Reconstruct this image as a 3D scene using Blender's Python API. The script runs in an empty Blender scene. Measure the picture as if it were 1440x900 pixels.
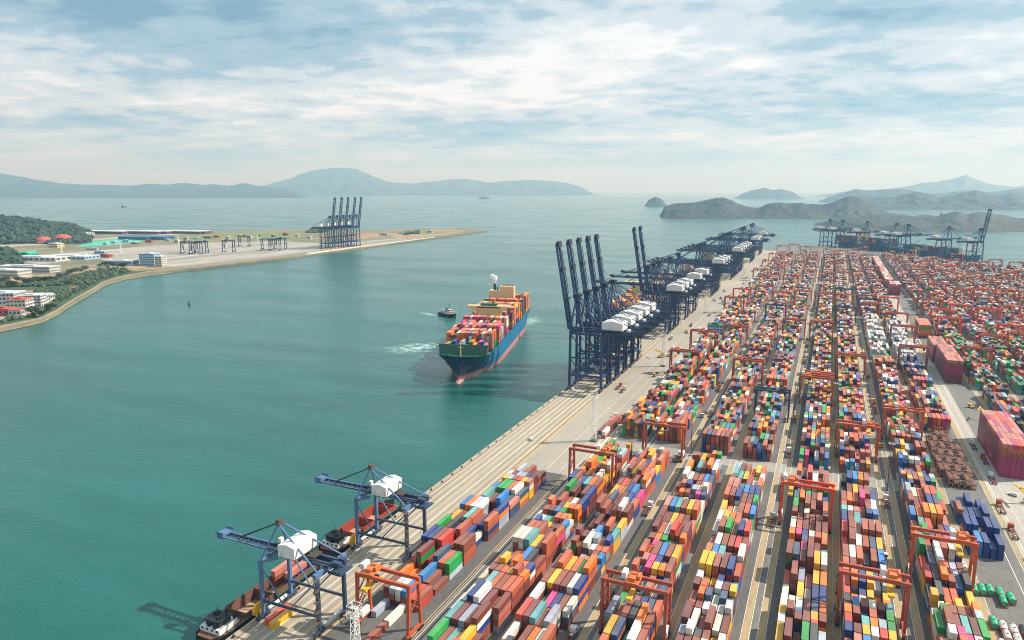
import bpy, math, random
import numpy as np
from mathutils import Vector, Matrix
from mathutils.bvhtree import BVHTree

R = random.Random(7)
NR = np.random.default_rng(11)
scene = bpy.context.scene
COL = scene.collection
PI = math.pi
CAM_H = 170.0
SEA = -4.0
ORD = ['first', 'second', 'third', 'fourth', 'fifth', 'sixth', 'seventh', 'eighth', 'ninth', 'tenth',
       'eleventh', 'twelfth', 'thirteenth', 'fourteenth', 'fifteenth', 'sixteenth', 'seventeenth', 'eighteenth',
       'nineteenth', 'twentieth']


def s2l(c):
    out = []
    for v in c[:3]:
        v = v / 255.0
        out.append(v / 12.92 if v <= 0.04045 else ((v + 0.055) / 1.055) ** 2.4)
    return tuple(out)


# ------------------------------------------------------------------ materials
def nodes_of(name):
    m = bpy.data.materials.new(name)
    m.use_nodes = True
    nt = m.node_tree
    b = nt.nodes['Principled BSDF']
    return m, nt, b


def mix_col(nt, fac, a, b, mode='MIX'):
    n = nt.nodes.new('ShaderNodeMix')
    n.data_type = 'RGBA'
    n.blend_type = mode
    for sock, val in ((n.inputs[0], fac), (n.inputs[6], a), (n.inputs[7], b)):
        if hasattr(val, 'is_output'):
            nt.links.new(val, sock)
        elif isinstance(val, (int, float)):
            sock.default_value = val
        else:
            sock.default_value = (*val[:3], 1)
    return n.outputs[2]


def noise(nt, scale, detail=3, rough=0.55, vec=None, sx=(1, 1, 1)):
    mp = nt.nodes.new('ShaderNodeMapping')
    mp.inputs['Scale'].default_value = sx
    if vec is None:
        g = nt.nodes.new('ShaderNodeNewGeometry')
        vec = g.outputs['Position']
    nt.links.new(vec, mp.inputs['Vector'])
    n = nt.nodes.new('ShaderNodeTexNoise')
    n.inputs['Scale'].default_value = scale
    n.inputs['Detail'].default_value = detail
    n.inputs['Roughness'].default_value = rough
    nt.links.new(mp.outputs[0], n.inputs['Vector'])
    return n.outputs['Fac']


def ramp(nt, fac, stops):
    r = nt.nodes.new('ShaderNodeValToRGB')
    e = r.color_ramp.elements
    while len(e) < len(stops):
        e.new(0.5)
    for i, (p, c) in enumerate(stops):
        e[i].position = p
        e[i].color = (c, c, c, 1) if isinstance(c, (int, float)) else (*c[:3], 1)
    nt.links.new(fac, r.inputs['Fac'])
    return r.outputs['Color']


def paint(name, rgb, rough=0.5, metal=0.0, var=0.25, scale=0.4, dirt=(0.09, 0.075, 0.06), rgb_is_srgb=True):
    c = s2l(rgb) if rgb_is_srgb else rgb
    m, nt, b = nodes_of(name)
    f = ramp(nt, noise(nt, scale, 5, 0.7), [(0.42, 0.0), (0.75, 1.0)])
    mm = nt.nodes.new('ShaderNodeMath'); mm.operation = 'MULTIPLY'; mm.inputs[1].default_value = var
    nt.links.new(f, mm.inputs[0])
    nt.links.new(mix_col(nt, mm.outputs[0], c, dirt), b.inputs['Base Color'])
    b.inputs['Roughness'].default_value = rough
    b.inputs['Metallic'].default_value = metal
    return m


def ground_mat(name, rgb1, rgb2, scale=0.03, rough=0.85, streak=(1, 1, 1), fine=0.8):
    m, nt, b = nodes_of(name)
    f = ramp(nt, noise(nt, scale, 6, 0.65, sx=streak), [(0.3, 0.0), (0.7, 1.0)])
    c = mix_col(nt, f, s2l(rgb1), s2l(rgb2))
    f2 = ramp(nt, noise(nt, fine, 4, 0.7, sx=streak), [(0.35, 0.80), (0.65, 1.08)])
    c = mix_col(nt, 1.0, c, f2, 'MULTIPLY')
    f3 = ramp(nt, noise(nt, 0.11, 6, 0.8, sx=(1, streak[1] * 0.9, 1)), [(0.56, 1.0), (0.70, 0.72)])
    nt.links.new(mix_col(nt, 1.0, c, f3, 'MULTIPLY'), b.inputs['Base Color'])
    b.inputs['Roughness'].default_value = rough
    return m


def container_mat(name, from_object):
    m, nt, b = nodes_of(name)
    if from_object:
        o = nt.nodes.new('ShaderNodeObjectInfo'); src = o.outputs['Color']
    else:
        o = nt.nodes.new('ShaderNodeAttribute'); o.attribute_name = 'Col'; src = o.outputs['Color']
    g = nt.nodes.new('ShaderNodeNewGeometry')
    sep = nt.nodes.new('ShaderNodeSeparateXYZ')
    nt.links.new(g.outputs['Normal'], sep.inputs[0])
    # upward faces are mixed towards pale tan, walls carry a little rust
    up = nt.nodes.new('ShaderNodeMath'); up.operation = 'MULTIPLY'; up.use_clamp = True
    nt.links.new(sep.outputs['Z'], up.inputs[0]); up.inputs[1].default_value = 0.13
    c = mix_col(nt, up.outputs[0], src, (0.48, 0.42, 0.37))
    f = ramp(nt, noise(nt, 0.55, 5, 0.75), [(0.5, 0.0), (0.8, 0.38)])
    c = mix_col(nt, f, c, (0.10, 0.055, 0.035))
    f2 = ramp(nt, noise(nt, 0.12, 2, 0.5), [(0.3, 0.82), (0.7, 1.1)])
    c = mix_col(nt, 1.0, c, f2, 'MULTIPLY')
    if not from_object:
        # dark bands: shading of wall corrugation and door-end rods, put into the colour
        sp2 = nt.nodes.new('ShaderNodeSeparateXYZ'); nt.links.new(g.outputs['Position'], sp2.inputs[0])
        def mt(op, a, b_=None, c_=None):
            n = nt.nodes.new('ShaderNodeMath'); n.operation = op
            for i_, v_ in enumerate((a, b_, c_)):
                if v_ is None: continue
                if hasattr(v_, 'is_output'): nt.links.new(v_, n.inputs[i_])
                else: n.inputs[i_].default_value = v_
            return n.outputs[0]
        rib_shade = mt('MULTIPLY', mt('ABSOLUTE', sep.outputs['X']), mt('MULTIPLY_ADD', mt('SINE', mt('MULTIPLY', sp2.outputs['Y'], 11.2)), 0.09, 0.09))
        bar_shade = mt('MULTIPLY', mt('ABSOLUTE', sep.outputs['Y']), mt('MULTIPLY_ADD', mt('SINE', mt('MULTIPLY', sp2.outputs['X'], 10.3)), 0.2, 0.2))
        k_ = mt('SUBTRACT', 1.0, mt('ADD', rib_shade, bar_shade))
        c = mix_col(nt, 1.0, c, k_, 'MULTIPLY')
    nt.links.new(c, b.inputs['Base Color'])
    b.inputs['Roughness'].default_value = 0.55
    return m


M = {}
M['cont_thing'] = container_mat('painted corrugated steel', True)
M['cont_mass'] = container_mat('painted container steel', False)
M['navy'] = paint('navy crane steel', (30, 56, 96), 0.5, 0.0, 0.35)
M['navy_dark'] = paint('dark crane steel', (32, 40, 52), 0.6, 0.0, 0.3)
M['blue_light'] = paint('faded blue crane steel', (84, 114, 152), 0.5, 0.0, 0.25)
M['blue_mid'] = paint('slate blue crane steel', (46, 64, 92), 0.5, 0.0, 0.35)
M['white'] = paint('white painted sheet metal', (216, 217, 214), 0.55, 0.0, 0.28)
M['white_steel'] = paint('white mast steel', (225, 225, 222), 0.5, 0.0, 0.12)
M['orange'] = paint('orange gantry steel', (186, 82, 44), 0.5, 0.0, 0.3)
M['vermilion'] = paint('fresh vermilion gantry steel', (212, 72, 28), 0.45, 0.0, 0.15)
M['brick'] = paint('faded red gantry steel', (168, 76, 54), 0.55, 0.0, 0.35)
M['machinery'] = paint('greasy machinery metal', (92, 84, 74), 0.6, 0.3, 0.5, 1.5)
M['machinery_orange'] = paint('orange hoist machinery', (205, 110, 55), 0.6, 0.0, 0.4, 1.5)
M['rubber'] = paint('black rubber', (28, 28, 30), 0.8, 0, 0.2)
M['glass'] = paint('dark cab glass', (40, 52, 60), 0.12, 0, 0.05)
M['yellow'] = paint('yellow painted metal', (225, 175, 30), 0.5, 0, 0.2)
M['cable'] = paint('steel cable', (40, 48, 60), 0.5, 0.2, 0.1)
M['rust'] = paint('rusty brown steel', (112, 66, 52), 0.75, 0, 0.45, 0.8)
M['rust_edge'] = paint('bleached rusty steel', (190, 165, 145), 0.75, 0, 0.35, 0.8)
M['hull_red'] = paint('antifouling red hull', (168, 118, 116), 0.5, 0, 0.3, 0.15)
M['hull_blue'] = paint('bright blue hull', (16, 98, 142), 0.4, 0, 0.12, 0.1)
M['hull_navy'] = paint('dark navy hull', (22, 58, 84), 0.4, 0, 0.15, 0.1)
M['hull_black'] = paint('black hull', (24, 30, 32), 0.5, 0, 0.3, 0.3)
M['hull_oxide'] = paint('oxide red hull', (150, 52, 38), 0.6, 0, 0.4, 0.3)
M['deck_green'] = paint('green deck paint', (30, 110, 78), 0.6, 0, 0.3, 0.3)
M['bulwark_green'] = paint('dark green breakwater', (18, 78, 62), 0.5, 0, 0.25, 0.3)
M['deck_red'] = paint('red deck paint', (176, 62, 36), 0.6, 0, 0.4, 0.3)
M['hold_brown'] = paint('rusted cargo hold', (104, 70, 56), 0.8, 0, 0.5, 0.3)
M['hold_floor'] = paint('dusty hold planking', (176, 148, 118), 0.85, 0, 0.4, 0.5)
M['cream'] = paint('cream ship superstructure', (222, 190, 138), 0.5, 0, 0.12)
M['teal_tank'] = paint('sea green tank cladding', (42, 178, 138), 0.45, 0, 0.15)
M['conc_pale'] = ground_mat('pale concrete', (176, 170, 158), (154, 150, 140), 0.02, streak=(1, 0.25, 1))
M['wall_white'] = paint('white rendered wall', (192, 191, 184), 0.7, 0, 0.3, 0.1)
M['wall_blue'] = paint('pale blue cladding', (150, 185, 205), 0.5, 0, 0.15, 0.1)
M['roof_red'] = paint('terracotta roof', (176, 84, 60), 0.7, 0, 0.25, 0.2)
M['roof_grey'] = paint('grey sheet roof', (188, 195, 200), 0.6, 0, 0.25, 0.1)
M['blue_sheet'] = paint('bright blue sheeting', (48, 104, 150), 0.5, 0, 0.3, 0.05)
M['bark'] = paint('bark', (84, 66, 50), 0.9, 0, 0.4, 2)
M['lamp'] = paint('lamp glass', (205, 210, 212), 0.25, 0, 0.1)


def leaf_mat(name, a, b_, scale=0.15):
    m, nt, b = nodes_of(name)
    f = ramp(nt, noise(nt, scale, 4, 0.7), [(0.35, 0.0), (0.65, 1.0)])
    nt.links.new(mix_col(nt, f, a, b_), b.inputs['Base Color'])
    b.inputs['Roughness'].default_value = 0.75
    if 'hill' in name and 'foliage' not in name:
        bpn = nt.nodes.new('ShaderNodeBump'); bpn.inputs['Strength'].default_value = 1.0
        bpn.inputs['Distance'].default_value = 60 if 'far' in name else 16
        nt.links.new(noise(nt, 0.0045 if 'far' in name else 0.015, 7, 0.7, sx=(1, 1, 1.5)), bpn.inputs['Height']); nt.links.new(bpn.outputs[0], b.inputs['Normal'])
    return m


M['leaf'] = leaf_mat('broad leaf foliage', (0.018, 0.045, 0.020), (0.065, 0.10, 0.040))
M['leaf_hill'] = leaf_mat('hill woodland foliage', (0.012, 0.032, 0.018), (0.038, 0.066, 0.032), 0.02)
M['hill'] = leaf_mat('wooded hill ground', (0.014, 0.030, 0.024), (0.036, 0.052, 0.034), 0.006)  # hill greens darkened and cooled: shade and haze put into their colour
M['hill_far'] = leaf_mat('far wooded hills', (0.010, 0.022, 0.022), (0.026, 0.040, 0.030), 0.0016)


# ------------------------------------------------------------------ mesh builder
class MB:
    def __init__(s):
        s.v, s.f, s.m = [], [], []
        s.k = 0

    def mat(s, k):
        s.k = k
        return s

    def poly(s, pts, faces):
        n = len(s.v)
        s.v += [tuple(p) for p in pts]
        for f in faces:
            s.f.append([n + i for i in f])
            s.m.append(s.k)
        return s

    def box(s, x0, x1, y0, y1, z0, z1):
        return s.poly([(x0, y0, z0), (x1, y0, z0), (x1, y1, z0), (x0, y1, z0), (x0, y0, z1), (x1, y0, z1), (x1, y1, z1), (x0, y1, z1)],
                      [(0, 3, 2, 1), (4, 5, 6, 7), (0, 1, 5, 4), (1, 2, 6, 5), (2, 3, 7, 6), (3, 0, 4, 7)])

    def beam(s, p, q, w, h=None, w2=None, h2=None):
        h = w if h is None else h
        w2 = w if w2 is None else w2
        h2 = h if h2 is None else h2
        p = Vector(p); q = Vector(q)
        d = (q - p).normalized()
        up = Vector((0, 0, 1)) if abs(d.z) < 0.95 else Vector((1, 0, 0))
        a = d.cross(up).normalized()
        b = a.cross(d).normalized()
        pts = []
        for c, ww, hh in ((p, w, h), (q, w2, h2)):
            for i, j in ((-1, -1), (1, -1), (1, 1), (-1, 1)):
                pts.append(c + a * (i * ww / 2) + b * (j * hh / 2))
        return s.poly(pts, [(3, 2, 1, 0), (4, 5, 6, 7), (0, 1, 5, 4), (1, 2, 6, 5), (2, 3, 7, 6), (3, 0, 4, 7)])

    def tube(s, p, q, r, n=8, r2=None):
        r2 = r if r2 is None else r2
        p = Vector(p); q = Vector(q)
        d = (q - p).normalized()
        up = Vector((0, 0, 1)) if abs(d.z) < 0.95 else Vector((1, 0, 0))
        a = d.cross(up).normalized(); b = a.cross(d).normalized()
        pts = []
        for c, rr in ((p, r), (q, r2)):
            for i in range(n):
                t = 2 * PI * i / n
                pts.append(c + a * (rr * math.cos(t)) + b * (rr * math.sin(t)))
        fs = [(i, (i + 1) % n, n + (i + 1) % n, n + i) for i in range(n)]
        fs += [tuple(range(n))[::-1], tuple(range(n, 2 * n))]
        return s.poly(pts, fs)

    def gable(s, x0, x1, y0, y1, z0, z1, rise, axis='x'):
        # low pitched body, ridge along axis
        if axis == 'x':
            ym = (y0 + y1) / 2
            pts = [(x0, y0, z0), (x1, y0, z0), (x1, y1, z0), (x0, y1, z0), (x0, y0, z1), (x1, y0, z1), (x1, y1, z1), (x0, y1, z1), (x0, ym, z1 + rise), (x1, ym, z1 + rise)]
            fs = [(0, 3, 2, 1), (0, 1, 5, 4), (2, 3, 7, 6), (4, 5, 9, 8), (6, 7, 8, 9), (1, 2, 6, 9, 5), (3, 0, 4, 8, 7)]
        else:
            xm = (x0 + x1) / 2
            pts = [(x0, y0, z0), (x1, y0, z0), (x1, y1, z0), (x0, y1, z0), (x0, y0, z1), (x1, y0, z1), (x1, y1, z1), (x0, y1, z1), (xm, y0, z1 + rise), (xm, y1, z1 + rise)]
            fs = [(0, 3, 2, 1), (0, 1, 5, 8, 4), (1, 2, 6, 5), (2, 3, 7, 9, 6), (3, 0, 4, 7), (5, 6, 9, 8), (7, 4, 8, 9)]
        return s.poly(pts, fs)

    def mesh(s, name, mats):
        me = bpy.data.meshes.new(name)
        me.from_pydata(s.v, [], s.f)
        if not isinstance(mats, (list, tuple)):
            mats = [mats]
        for m in mats:
            me.materials.append(m)
        if len(mats) > 1:
            me.polygons.foreach_set('material_index', s.m)
        me.update()
        return me

    def build(s, name, mats, parent=None, loc=None):
        o = bpy.data.objects.new(name, s.mesh(name, mats))
        COL.objects.link(o)
        if parent is not None:
            o.parent = parent
        if loc is not None:
            o.location = loc
        return o


def tag(o, label=None, cat=None, group=None, kind=None):
    if label: o['label'] = label
    if cat: o['category'] = cat
    if group: o['group'] = group
    if kind: o['kind'] = kind
    return o


def empty(name, loc=(0, 0, 0), rz=0.0):
    o = bpy.data.objects.new(name, None)
    o.empty_display_size = 1
    COL.objects.link(o)
    o.location = loc
    o.rotation_euler = (0, 0, rz)
    return o


KIDS = {}


def kids(o):
    return list(o.children)


def copy_tree(o, parent=None, children=None):
    c = o.copy()
    COL.objects.link(c)
    c.parent = parent
    for ch, sub in children or []:
        copy_tree(ch, c, sub)
    return c


def tree_of(o):
    return [(ch, tree_of(ch)) for ch in o.children]


def structure(name, mb, mat):
    o = mb.build(name, mat)
    o['kind'] = 'structure'
    return o


def sheet(name, polys, mat, z, kind='structure', thick=None):
    mb = MB()
    for p in polys:
        n = len(p)
        if thick:
            pts = [(x, y, z) for x, y in p] + [(x, y, z - thick) for x, y in p]
            mb.poly(pts, [tuple(range(n))] + [(i, n + i, n + (i + 1) % n, (i + 1) % n) for i in range(n)])
        else:
            mb.poly([(x, y, z) for x, y in p], [tuple(range(n))])
    o = mb.build(name, mat)
    o['kind'] = kind
    return o


def rect(x0, x1, y0, y1):
    return [(x0, y0), (x1, y0), (x1, y1), (x0, y1)]


# ------------------------------------------------------------------ camera
cam = bpy.data.cameras.new('camera')
cam_o = bpy.data.objects.new('camera', cam)
COL.objects.link(cam_o)
cam.sensor_width = 36
cam.lens = 36 * 1000 / 1440.0
cam.clip_start = 1
cam.clip_end = 200000
cam_o.location = (0, 0, CAM_H)
TH, PSI = math.radians(10.370), math.radians(24.018)
cam_o.rotation_euler = (PI / 2 - TH, 0, PSI)
scene.camera = cam_o


def ray(x, y):
    u = (x - 720) / 1000.0; v = (y - 450) / 1000.0
    a = math.cos(TH) - v * math.sin(TH)
    z = -math.sin(TH) - v * math.cos(TH)
    return (-math.sin(PSI) * a + math.cos(PSI) * u, math.cos(PSI) * a + math.sin(PSI) * u, z)


# ------------------------------------------------------------------ sky, sun
SUN_EL, SUN_AZ = math.radians(43), math.atan2(0.857, 0.515)   # azimuth from +Y towards +X
world = bpy.data.worlds.new('World')
scene.world = world
world.use_nodes = True
wt = world.node_tree
for n in list(wt.nodes): wt.nodes.remove(n)
out = wt.nodes.new('ShaderNodeOutputWorld')
sky = wt.nodes.new('ShaderNodeTexSky')
sky.sky_type = 'NISHITA'
sky.sun_disc = False
sky.sun_elevation = SUN_EL
sky.sun_rotation = SUN_AZ
sky.air_density = 1.0
sky.dust_density = 2.0
bg1 = wt.nodes.new('ShaderNodeBackground'); bg1.inputs['Strength'].default_value = 0.10
wt.links.new(sky.outputs[0], bg1.inputs['Color'])
tc = wt.nodes.new('ShaderNodeTexCoord')
sep = wt.nodes.new('ShaderNodeSeparateXYZ'); wt.links.new(tc.outputs['Generated'], sep.inputs[0])


def wmath(op, a, b=None, clamp=False):
    n = wt.nodes.new('ShaderNodeMath'); n.operation = op; n.use_clamp = clamp
    for i, v in enumerate((a, b)):
        if v is None: continue
        if hasattr(v, 'is_output'): wt.links.new(v, n.inputs[i])
        else: n.inputs[i].default_value = v
    return n.outputs[0]


zz = wmath('ADD', wmath('MAXIMUM', sep.outputs['Z'], 0.0), 0.10)
px_ = wmath('DIVIDE', sep.outputs['X'], zz)
py_ = wmath('DIVIDE', sep.outputs['Y'], zz)
cmb = wt.nodes.new('ShaderNodeCombineXYZ')
wt.links.new(px_, cmb.inputs[0]); wt.links.new(py_, cmb.inputs[1])


def wnoise(scale, detail, rough, rot, sc, dist=0.0, loc=(0, 0, 0)):
    mp = wt.nodes.new('ShaderNodeMapping')
    mp.inputs['Rotation'].default_value = (0, 0, rot)
    mp.inputs['Scale'].default_value = sc
    mp.inputs['Location'].default_value = loc
    wt.links.new(cmb.outputs[0], mp.inputs['Vector'])
    n = wt.nodes.new('ShaderNodeTexNoise')
    n.inputs['Scale'].default_value = scale
    n.inputs['Detail'].default_value = detail
    n.inputs['Roughness'].default_value = rough
    n.inputs['Distortion'].default_value = dist
    wt.links.new(mp.outputs[0], n.inputs['Vector'])
    return n.outputs['Fac']


n1 = wnoise(0.62, 8, 0.58, -0.42, (1, 1.1, 1), 0.1, (5.1, 2.7, 0))
n2 = wnoise(3.4, 7, 0.62, -0.42, (1, 1.15, 1), 0.1, (0.3, 7.7, 0))
nn = wmath('ADD', wmath('MULTIPLY', n1, 0.68), wmath('MULTIPLY', n2, 0.32))
cr = wt.nodes.new('ShaderNodeValToRGB')
cr.color_ramp.interpolation = 'EASE'
stops = [(0.36, s2l((116, 154, 182))), (0.445, s2l((160, 188, 207))), (0.515, s2l((210, 222, 231))), (0.60, s2l((250, 253, 255)))]
while len(cr.color_ramp.elements) < len(stops): cr.color_ramp.elements.new(0.5)
for e, (p, c) in zip(cr.color_ramp.elements, stops):
    e.position = p; e.color = (*c, 1)
wt.links.new(nn, cr.inputs['Fac'])
# a calm band of hazy cloud above the horizon
hz = wmath('DIVIDE', sep.outputs['Z'], 0.10, clamp=True)
hz = wmath('POWER', hz, 0.8)
mixh = wt.nodes.new('ShaderNodeMix'); mixh.data_type = 'RGBA'
wt.links.new(hz, mixh.inputs[0])
mixh.inputs[6].default_value = (*s2l((186, 214, 238)), 1)
wt.links.new(cr.outputs[0], mixh.inputs[7])
bg2 = wt.nodes.new('ShaderNodeBackground'); bg2.inputs['Strength'].default_value = 0.66
wt.links.new(mixh.outputs[2], bg2.inputs['Color'])
ms = wt.nodes.new('ShaderNodeMixShader')
ms.inputs[0].default_value = 0.93
wt.links.new(bg1.outputs[0], ms.inputs[1]); wt.links.new(bg2.outputs[0], ms.inputs[2])
wt.links.new(ms.outputs[0], out.inputs['Surface'])

sun = bpy.data.lights.new('sun', 'SUN')
sun.energy = 4.2
sun.angle = math.radians(0.9)
sun.color = (1.0, 0.945, 0.86)
sun_o = bpy.data.objects.new('sun', sun)
COL.objects.link(sun_o)
sd = Vector((math.cos(SUN_EL) * math.sin(SUN_AZ), math.cos(SUN_EL) * math.cos(SUN_AZ), math.sin(SUN_EL)))
sun_o.rotation_euler = sd.to_track_quat('Z', 'Y').to_euler()
sun_o.location = (200, 100, 400)

# ------------------------------------------------------------------ haze (closed volume box round everything)
HAZE = 7.2e-5
hm = bpy.data.materials.new('sea haze')
hm.use_nodes = True
ht = hm.node_tree
for n in list(ht.nodes): ht.nodes.remove(n)
ho = ht.nodes.new('ShaderNodeOutputMaterial')
pv = ht.nodes.new('ShaderNodeVolumePrincipled')
pv.inputs['Color'].default_value = (0.34, 0.70, 1.0, 1)
pv.inputs['Absorption Color'].default_value = (1, 1, 1, 1)
pv.inputs['Density'].default_value = HAZE
pv.inputs['Anisotropy'].default_value = 0.2
ht.links.new(pv.outputs[0], ho.inputs['Volume'])
hb = MB().box(-46000, 46000, -3000, 46000, -40, 1350).build('haze', hm)
hb['kind'] = 'stuff'

# ------------------------------------------------------------------ sea
m, nt, b = nodes_of('sea water')
big = ramp(nt, noise(nt, 0.0016, 4, 0.6, sx=(1, 2.2, 1)), [(0.3, 0.0), (0.7, 1.0)])
big2 = ramp(nt, noise(nt, 0.0045, 5, 0.65, sx=(1, 3.0, 1)), [(0.3, 0.80), (0.7, 1.18)])
wc = mix_col(nt, 1.0, mix_col(nt, big, (0.006, 0.080, 0.070), (0.013, 0.122, 0.108)), big2, 'MULTIPLY')
nt.links.new(wc, b.inputs['Base Color'])
nt.links.new(ramp(nt, noise(nt, 0.0028, 5, 0.65, sx=(0.8, 2.6, 1)), [(0.35, 0.10), (0.65, 0.26)]), b.inputs['Roughness'])
b.inputs['IOR'].default_value = 1.33
geo = nt.nodes.new('ShaderNodeNewGeometry')
h1 = noise(nt, 0.42, 4, 0.65, sx=(0.5, 1, 1))
h2 = noise(nt, 0.035, 3, 0.55, sx=(0.4, 1, 1))
h3 = noise(nt, 0.007, 3, 0.6, sx=(0.3, 1, 1))
ad = nt.nodes.new('ShaderNodeMath'); ad.operation = 'MULTIPLY_ADD'; ad.inputs[1].default_value = 2.6
nt.links.new(h2, ad.inputs[0]); nt.links.new(h1, ad.inputs[2])
ad2 = nt.nodes.new('ShaderNodeMath'); ad2.operation = 'MULTIPLY_ADD'; ad2.inputs[1].default_value = 9.0
nt.links.new(h3, ad2.inputs[0]); nt.links.new(ad.outputs[0], ad2.inputs[2])
bp = nt.nodes.new('ShaderNodeBump'); bp.inputs['Strength'].default_value = 0.36; bp.inputs['Distance'].default_value = 1.1
nt.links.new(ad2.outputs[0], bp.inputs['Height']); nt.links.new(bp.outputs[0], b.inputs['Normal'])
M['sea'] = m
sheet('sea', [rect(-45000, 45000, -2500, 45000)], m, SEA)

# ------------------------------------------------------------------ main terminal ground
FAR = [(-200, 2185), (-150, 2210), (-60, 2440), (0, 2425)]
QD = Vector((0.592, -0.806)); QN = Vector((0.806, 0.592))     # far quay direction and seaward normal
qa = Vector((4, 2409)) + QN * 2
qb = qa + QD * 1500
yard_poly = [(-200.5, -60), (700, -60), (qb.x + 400, qb.y), (qb.x, qb.y), (qa.x, qa.y), (-60, 2440), (-150, 2215), (-200.5, 2185)]
M['yard'] = ground_mat('yard asphalt', (122, 120, 114), (98, 97, 94), 0.02, streak=(1, 0.3, 1))
M['quay'] = ground_mat('quay concrete', (184, 172, 148), (154, 144, 126), 0.03, streak=(1, 0.08, 1))
M['apron'] = ground_mat('apron concrete', (170, 163, 148), (142, 137, 126), 0.015, streak=(1, 0.4, 1))
M['strip'] = ground_mat('pale concrete strip', (206, 200, 188), (186, 180, 168), 0.05, streak=(1, 0.3, 1))
M['runway'] = ground_mat('tan runway concrete', (176, 156, 118), (156, 138, 106), 0.05, streak=(1, 0.15, 1))
M['asphalt'] = ground_mat('dark asphalt', (104, 102, 99), (84, 83, 82), 0.03, streak=(1, 0.3, 1))
M['line'] = paint('worn white line', (222, 218, 205), 0.8, 0, 0.5, 0.5, (0.25, 0.24, 0.22))
M['yline'] = paint('worn yellow line', (196, 168, 104), 0.8, 0, 0.55, 0.4, (0.3, 0.27, 0.22))
M['stain'] = ground_mat('oily tyre track', (138, 131, 119), (158, 150, 135), 0.08, streak=(1, 0.05, 1))
sheet('terminal_ground', [yard_poly], M['yard'], 0.0, thick=8)
sheet('quay_deck', [rect(-200.3, -168.0, -60, 2180)], M['quay'], 0.004)
sheet('apron', [rect(-168.0, -132.4, 385, 2150)], M['apron'], 0.004)
sheet('pale_strip', [rect(-132.2, -125.4, -60, 840), rect(-133.5, -131, 880, 2100)], M['strip'], 0.006)
sheet('service_road', [rect(-168.0, -132.4, -60, 384.8)], M['asphalt'], 0.004)
# kerb and rails on the quay
qm = MB().box(-200.6, -199.5, -60, 2180, 0.0, 0.35)
structure('quay_kerb', qm, M['quay'])
MBr = MB()
for x in (-197.6, -169.6):
    MBr.box(x - 0.18, x + 0.18, -60, 2175, 0.004, 0.06)
    for d in (-0.75, 0.75):
        MBr.box(x + d - 0.08, x + d + 0.08, -60, 2175, 0.004, 0.03)
structure('crane_rails', MBr, M['rust'])
# stained lanes and painted lines between the rails
tr = []
for i, x in enumerate((-194.6, -190.4, -186.2, -182.0, -177.8, -173.6)):
    tr.append(rect(x - 1.15, x + 1.0, -60, 2170))
sheet('quay_lanes', tr, M['stain'], 0.008)
ln = []; yl = []
for x in (-196.2, -192.4, -188.2, -184.0, -179.8, -175.6, -171.9):
    (yl if x in (-192.4, -184.0, -175.6) else ln).append(rect(x - 0.14, x + 0.14, -60, 2170))
yl += [rect(-168.5, -168.0, -60, 2170), rect(-167.4, -167.1, 386, 2150), rect(-171.2, -170.9, -60, 2170)]
ln += [rect(-134.5, -134.2, -60, 800), rect(-150.2, -149.95, 390, 2100), rect(-141.2, -141.0, 390, 2100)]
yl += [rect(-135.6, -135.3, -60, 400), rect(-136.9, -136.6, -60, 400)]

# yard blocks: name, leg x left, leg x right, first row x, rows, lane side
BLOCKS = {
    'B0': (-159.5, -136.0, -165.2, 8),
    'B1': (-129.0, -103.5, -123.6, 6),
    'B1b': (-101.0, -76.0, -99.6, 6),
    'B2': (-70.5, -46.0, -67.4, 6),
    'B3': (-42.5, -19.0, -41.2, 6),
    'B4': (-13.2, 10.6, -7.6, 6),
    'B5': (13.5, 37.0, 15.4, 6),
    'B6': (42.8, 66.3, 47.0, 6),
    'B7': (69.2, 92.8, 70.6, 6),
}
SIDE = {'B1': 'L', 'B1b': 'R', 'B2': 'L', 'B3': 'R', 'B4': 'L', 'B5': 'R', 'B6': 'L', 'B7': 'R'}
xx = 123.0
k = 8
while xx < 900:
    BLOCKS['B%d' % k] = (xx, xx + 24, xx + (2.0 if k % 2 == 0 else 5.0), 6)
    xx += 27.0 if k % 2 == 0 else 28.4
    k += 1
NB = k


def far_y(x):
    if x < -10: return 2110.0
    return min(2110.0, (2409 - (x - 4) * 0.806 / 0.592) - 125)


rw = []; dk = []; wl = []
for nme, (a, b_, c, rows) in BLOCKS.items():
    if nme == 'B0': continue
    for x in (a, b_):
        rw.append(rect(x - 1.25, x + 1.25, -60 if x < 100 else 520, far_y(x)))
        if x < 230:
            for d in (-1.5, 1.5):
                wl.append(rect(x + d - 0.11, x + d + 0.11, -60 if x < 100 else 520, far_y(x)))
seen = []
rw2 = []
for r in sorted(rw, key=lambda p: p[0][0]):
    if rw2 and r[0][0] < rw2[-1][1][0] + 0.4:
        rw2[-1] = rect(rw2[-1][0][0], r[1][0], r[0][1], r[2][1])
    else:
        rw2.append(r)
dark_gaps = [r for r in rw2 if r[1][0] - r[0][0] > 3.0]
tan = [r for r in rw2 if r[1][0] - r[0][0] <= 3.0]
sheet('runway_strips', tan, M['runway'], 0.008)
sheet('block_gaps', dark_gaps, M['asphalt'], 0.008)
sheet('truck_lanes', [rect(-12.0 + 0.1, -8.2, 190, 2100), rect(32.5, 35.6, 190, 2100), rect(44.2, 46.6, 190, 2100), rect(-24.0, -20.4, 190, 2100), rect(-82.5, -77.5, 190, 2100), rect(-68.9, -67.9, 190, 2100)], M['asphalt'], 0.007)
cs = [rect(-124, 66, 440.5, 457), rect(-124, 93, 1428, 1446), rect(42, 93, 500, 512)]
M['cross'] = ground_mat('worn cross street concrete', (158, 152, 140), (134, 130, 121), 0.04, streak=(.4, 1, 1))
sheet('cross_streets', cs, M['cross'], 0.010)
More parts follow.
